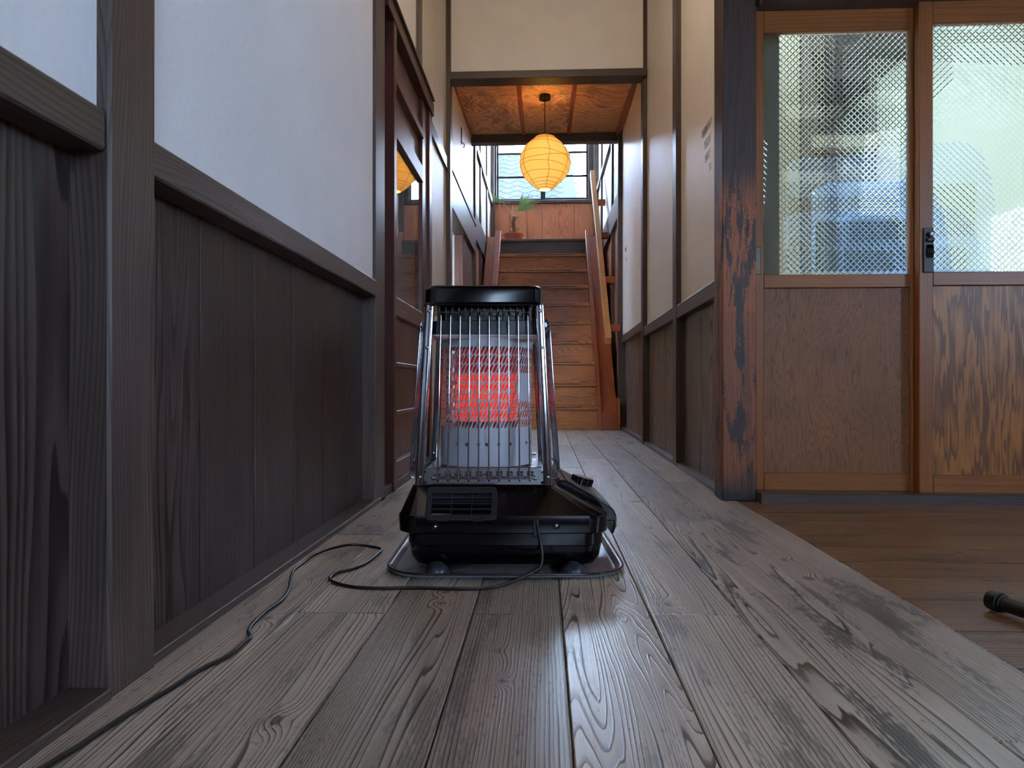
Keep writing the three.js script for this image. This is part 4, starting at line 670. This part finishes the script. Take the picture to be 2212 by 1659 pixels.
  const cell = (out, i, y0, y1, kind, off) => {   // one cell of the rolled sheet, with its hole
    const da = 2 * PI / ND, a0 = (i + off) * da, K = 16, pt = (u, v) => { const a = PI / 2 - (a0 + (u + (kind === 'slot' ? (v - 0.5) * 0.95 : 0)) * da); return [DR * cos(a), y0 + v * (y1 - y0), DR * sin(a)]; };
    const E = [], I = [];
    for (let k = 0; k < K; k++) {
      const a = 2 * PI * k / K + PI / 4, c = cos(a), s = sin(a), m = 1 / max(abs(c), abs(s)), eu = 0.5 + 0.5 * c * m, ev = 0.5 + 0.5 * s * m; E.push([eu, ev]);
      if (kind === 'slot') { I.push([0.5 + 0.33 * c, 0.5 + 0.485 * s]); } else if (kind === 'hole') I.push([0.5 + 0.42 * c, 0.5 + 0.42 * s * (2 * PI * DR / ND) / (y1 - y0)]);
    }
    const tri = (p, q, r) => out.push(...pt(...p), ...pt(...q), ...pt(...r));
    if (kind === 'plain') { tri([0, 0], [1, 0], [1, 1]); tri([0, 0], [1, 1], [0, 1]); return; }
    for (let k = 0; k < K; k++) { const n = (k + 1) % K; tri(E[k], E[n], I[k]); tri(I[k], E[n], I[n]); }
  };
  const drum = (rows) => { const o = []; for (const [y0, y1, f] of rows) for (let i = 0; i < ND; i++) { const [k, off] = f(i); cell(o, i, y0, y1, k, off); } const g = new THREE.BufferGeometry(); g.setAttribute('position', new THREE.Float32BufferAttribute(o, 3)); const n = o.slice(); for (let i = 0; i < n.length; i += 3) { n[i] /= DR; n[i + 1] = 0; n[i + 2] /= DR; } g.setAttribute('normal', new THREE.Float32BufferAttribute(n, 3)); return g; };
  M.drum = std(0xb6b9c0, 0.5, 0, { side: THREE.DoubleSide });
  const rows = []; const yT = 0.463, yB = 0.2835, dr = (yT - yB) / 9;
  for (let j = 0; j < 9; j++) rows.push([yB + j * dr, yB + (j + 1) * dr, (i) => [j >= 3 && j <= 5 && i >= 8 && i <= 15 ? 'plain' : 'slot', j % 2 ? 0.5 : 0]]);
  mesh('slotted_drum', drum(rows), M.drum, bur);
  mesh('drum_foot', drum([[0.256, 0.2835, () => ['plain', 0]], [0.242, 0.256, (i) => [i % 3 ? 'plain' : 'hole', 0]], [0.2, 0.242, () => ['plain', 0]]]), M.drum, bur);
  mesh('drum_collar', loft([{ y: 0.461, p: rr(-0.1065, 0.1065, -0.1065, 0.1065, 0.1064, 16) }, { y: 0.475, p: rr(-0.1075, 0.1075, -0.1075, 0.1075, 0.1074, 16) }, { y: 0.482, p: rr(-0.112, 0.112, -0.112, 0.112, 0.1119, 16) }], false, false, 0.8), M.enamel, bur);
  M.ember = std(0x2a0502, 0.8, 0, { emissive: new THREE.Color(1, 0.035, 0.015), emissiveIntensity: 0.85 }); M.emberDim = std(0x2a0502, 0.8, 0, { emissive: new THREE.Color(1, 0.03, 0.025), emissiveIntensity: 0.16 });
  const coil = (y0, y1, m, n) => { for (let k = 0; k < n; k++) { const y = y0 + (y1 - y0) * (k + 0.5) / n; mesh('glowing_element', new THREE.CylinderGeometry(0.071, 0.071, (y1 - y0) / n * 0.92, 48, 1, true), m, bur, [0, y, 0]); } };
  coil(0.296, 0.405, M.ember, 7); coil(0.405, 0.458, M.emberDim, 3);
  mesh('element_core', new THREE.CylinderGeometry(0.068, 0.068, 0.26, 40), M.steel, bur, [0, 0.345, 0]);
  const glow = new THREE.PointLight(new THREE.Color(1, 0.06, 0.02), 0.006); glow.position.set(0, 0.35, 0.088); glow.name = 'ember_glow'; glow.castShadow = true; bur.add(glow);
}
// power cord of the heater
{
  const pts = [[0.0655, 0.0885 + 0.0026, 0.2205], [0.0705, 0.066, 0.2235], [0.073, 0.045, 0.231], [0.068, 0.024, 0.243], [0.053, 0.0165, 0.2495]].map(([x, y, z]) => { const v = new THREE.Vector3(x, y, z).applyAxisAngle(new THREE.Vector3(0, 1, 0), YAW); return [v.x + HX, v.y, v.z + HZ]; });
  const fl = [[-0.06, -1.318], [-0.1, -1.288], [-0.148, -1.28], [-0.238, -1.283], [-0.307, -1.276], [-0.356, -1.283], [-0.397, -1.309], [-0.416, -1.339], [-0.412, -1.376], [-0.39, -1.405], [-0.375, -1.446], [-0.369, -1.522], [-0.371, -1.58], [-0.4, -1.604], [-0.445, -1.603], [-0.479, -1.57], [-0.501, -1.504], [-0.507, -1.45], [-0.507, -1.395], [-0.485, -1.314], [-0.467, -1.257], [-0.457, -1.198], [-0.46, -1.128], [-0.456, -1.07], [-0.45, -1.043], [-0.436, -1.017], [-0.436, -0.992], [-0.438, -0.945], [-0.452, -0.902], [-0.461, -0.842], [-0.471, -0.793], [-0.478, -0.747], [-0.483, -0.705], [-0.49, -0.664], [-0.496, -0.625], [-0.5, -0.5], [-0.49, -0.2]];
  const lift = [0.006, 0.004, 0.0036];
  fl.forEach(([x, z], i) => pts.push([x, (lift[i] ?? 0.0036) + ([14, 15, 16].includes(i) ? 0.004 : 0), z]));
  const g = tube(pts, 0.0032, 420, 10);
  heater.updateMatrix(); g.applyMatrix4(heater.matrix.clone().invert());
  mesh('power_cord', g, M.rubber, heater).userData = { label: 'thin black power cord looping along the floor to the left wall' };
}
// black pole lying on the hall floor
{
  const a = new THREE.Vector3(0.758, 0.0165, -1.215), dir = new THREE.Vector3(0.3, 0, 1).normalize(), r = thing('black_pole', 'black pole with an end cap lying on the hall floor', 'pole', a.toArray(), Math.atan2(dir.x, dir.z));
  const cyl = (n, r0, l, z, m) => { const q = mesh(n, new THREE.CylinderGeometry(r0, r0, l, 28), m, r, [0, 0, z]); q.rotation.x = PI / 2; return q; };
  cyl('tube', 0.0125, 0.62, 0.32, M.blackSatin); mesh('end_cap', loft([0, 0.002, 0.02, 0.022].map((y, i) => ({ y, p: rr(...[-1, 1, -1, 1].map((s) => s * [0.0135, 0.016, 0.0165, 0.0145][i]), [0.0134, 0.0159, 0.0164, 0.0144][i], 8) }))).rotateX(PI / 2), M.rubber, r);
  mesh('cap_ring', new THREE.TorusGeometry(0.0135, 0.0016, 8, 28), M.rubber, r, [0, 0, 0.026]);
}
renderer.render(scene, camera);
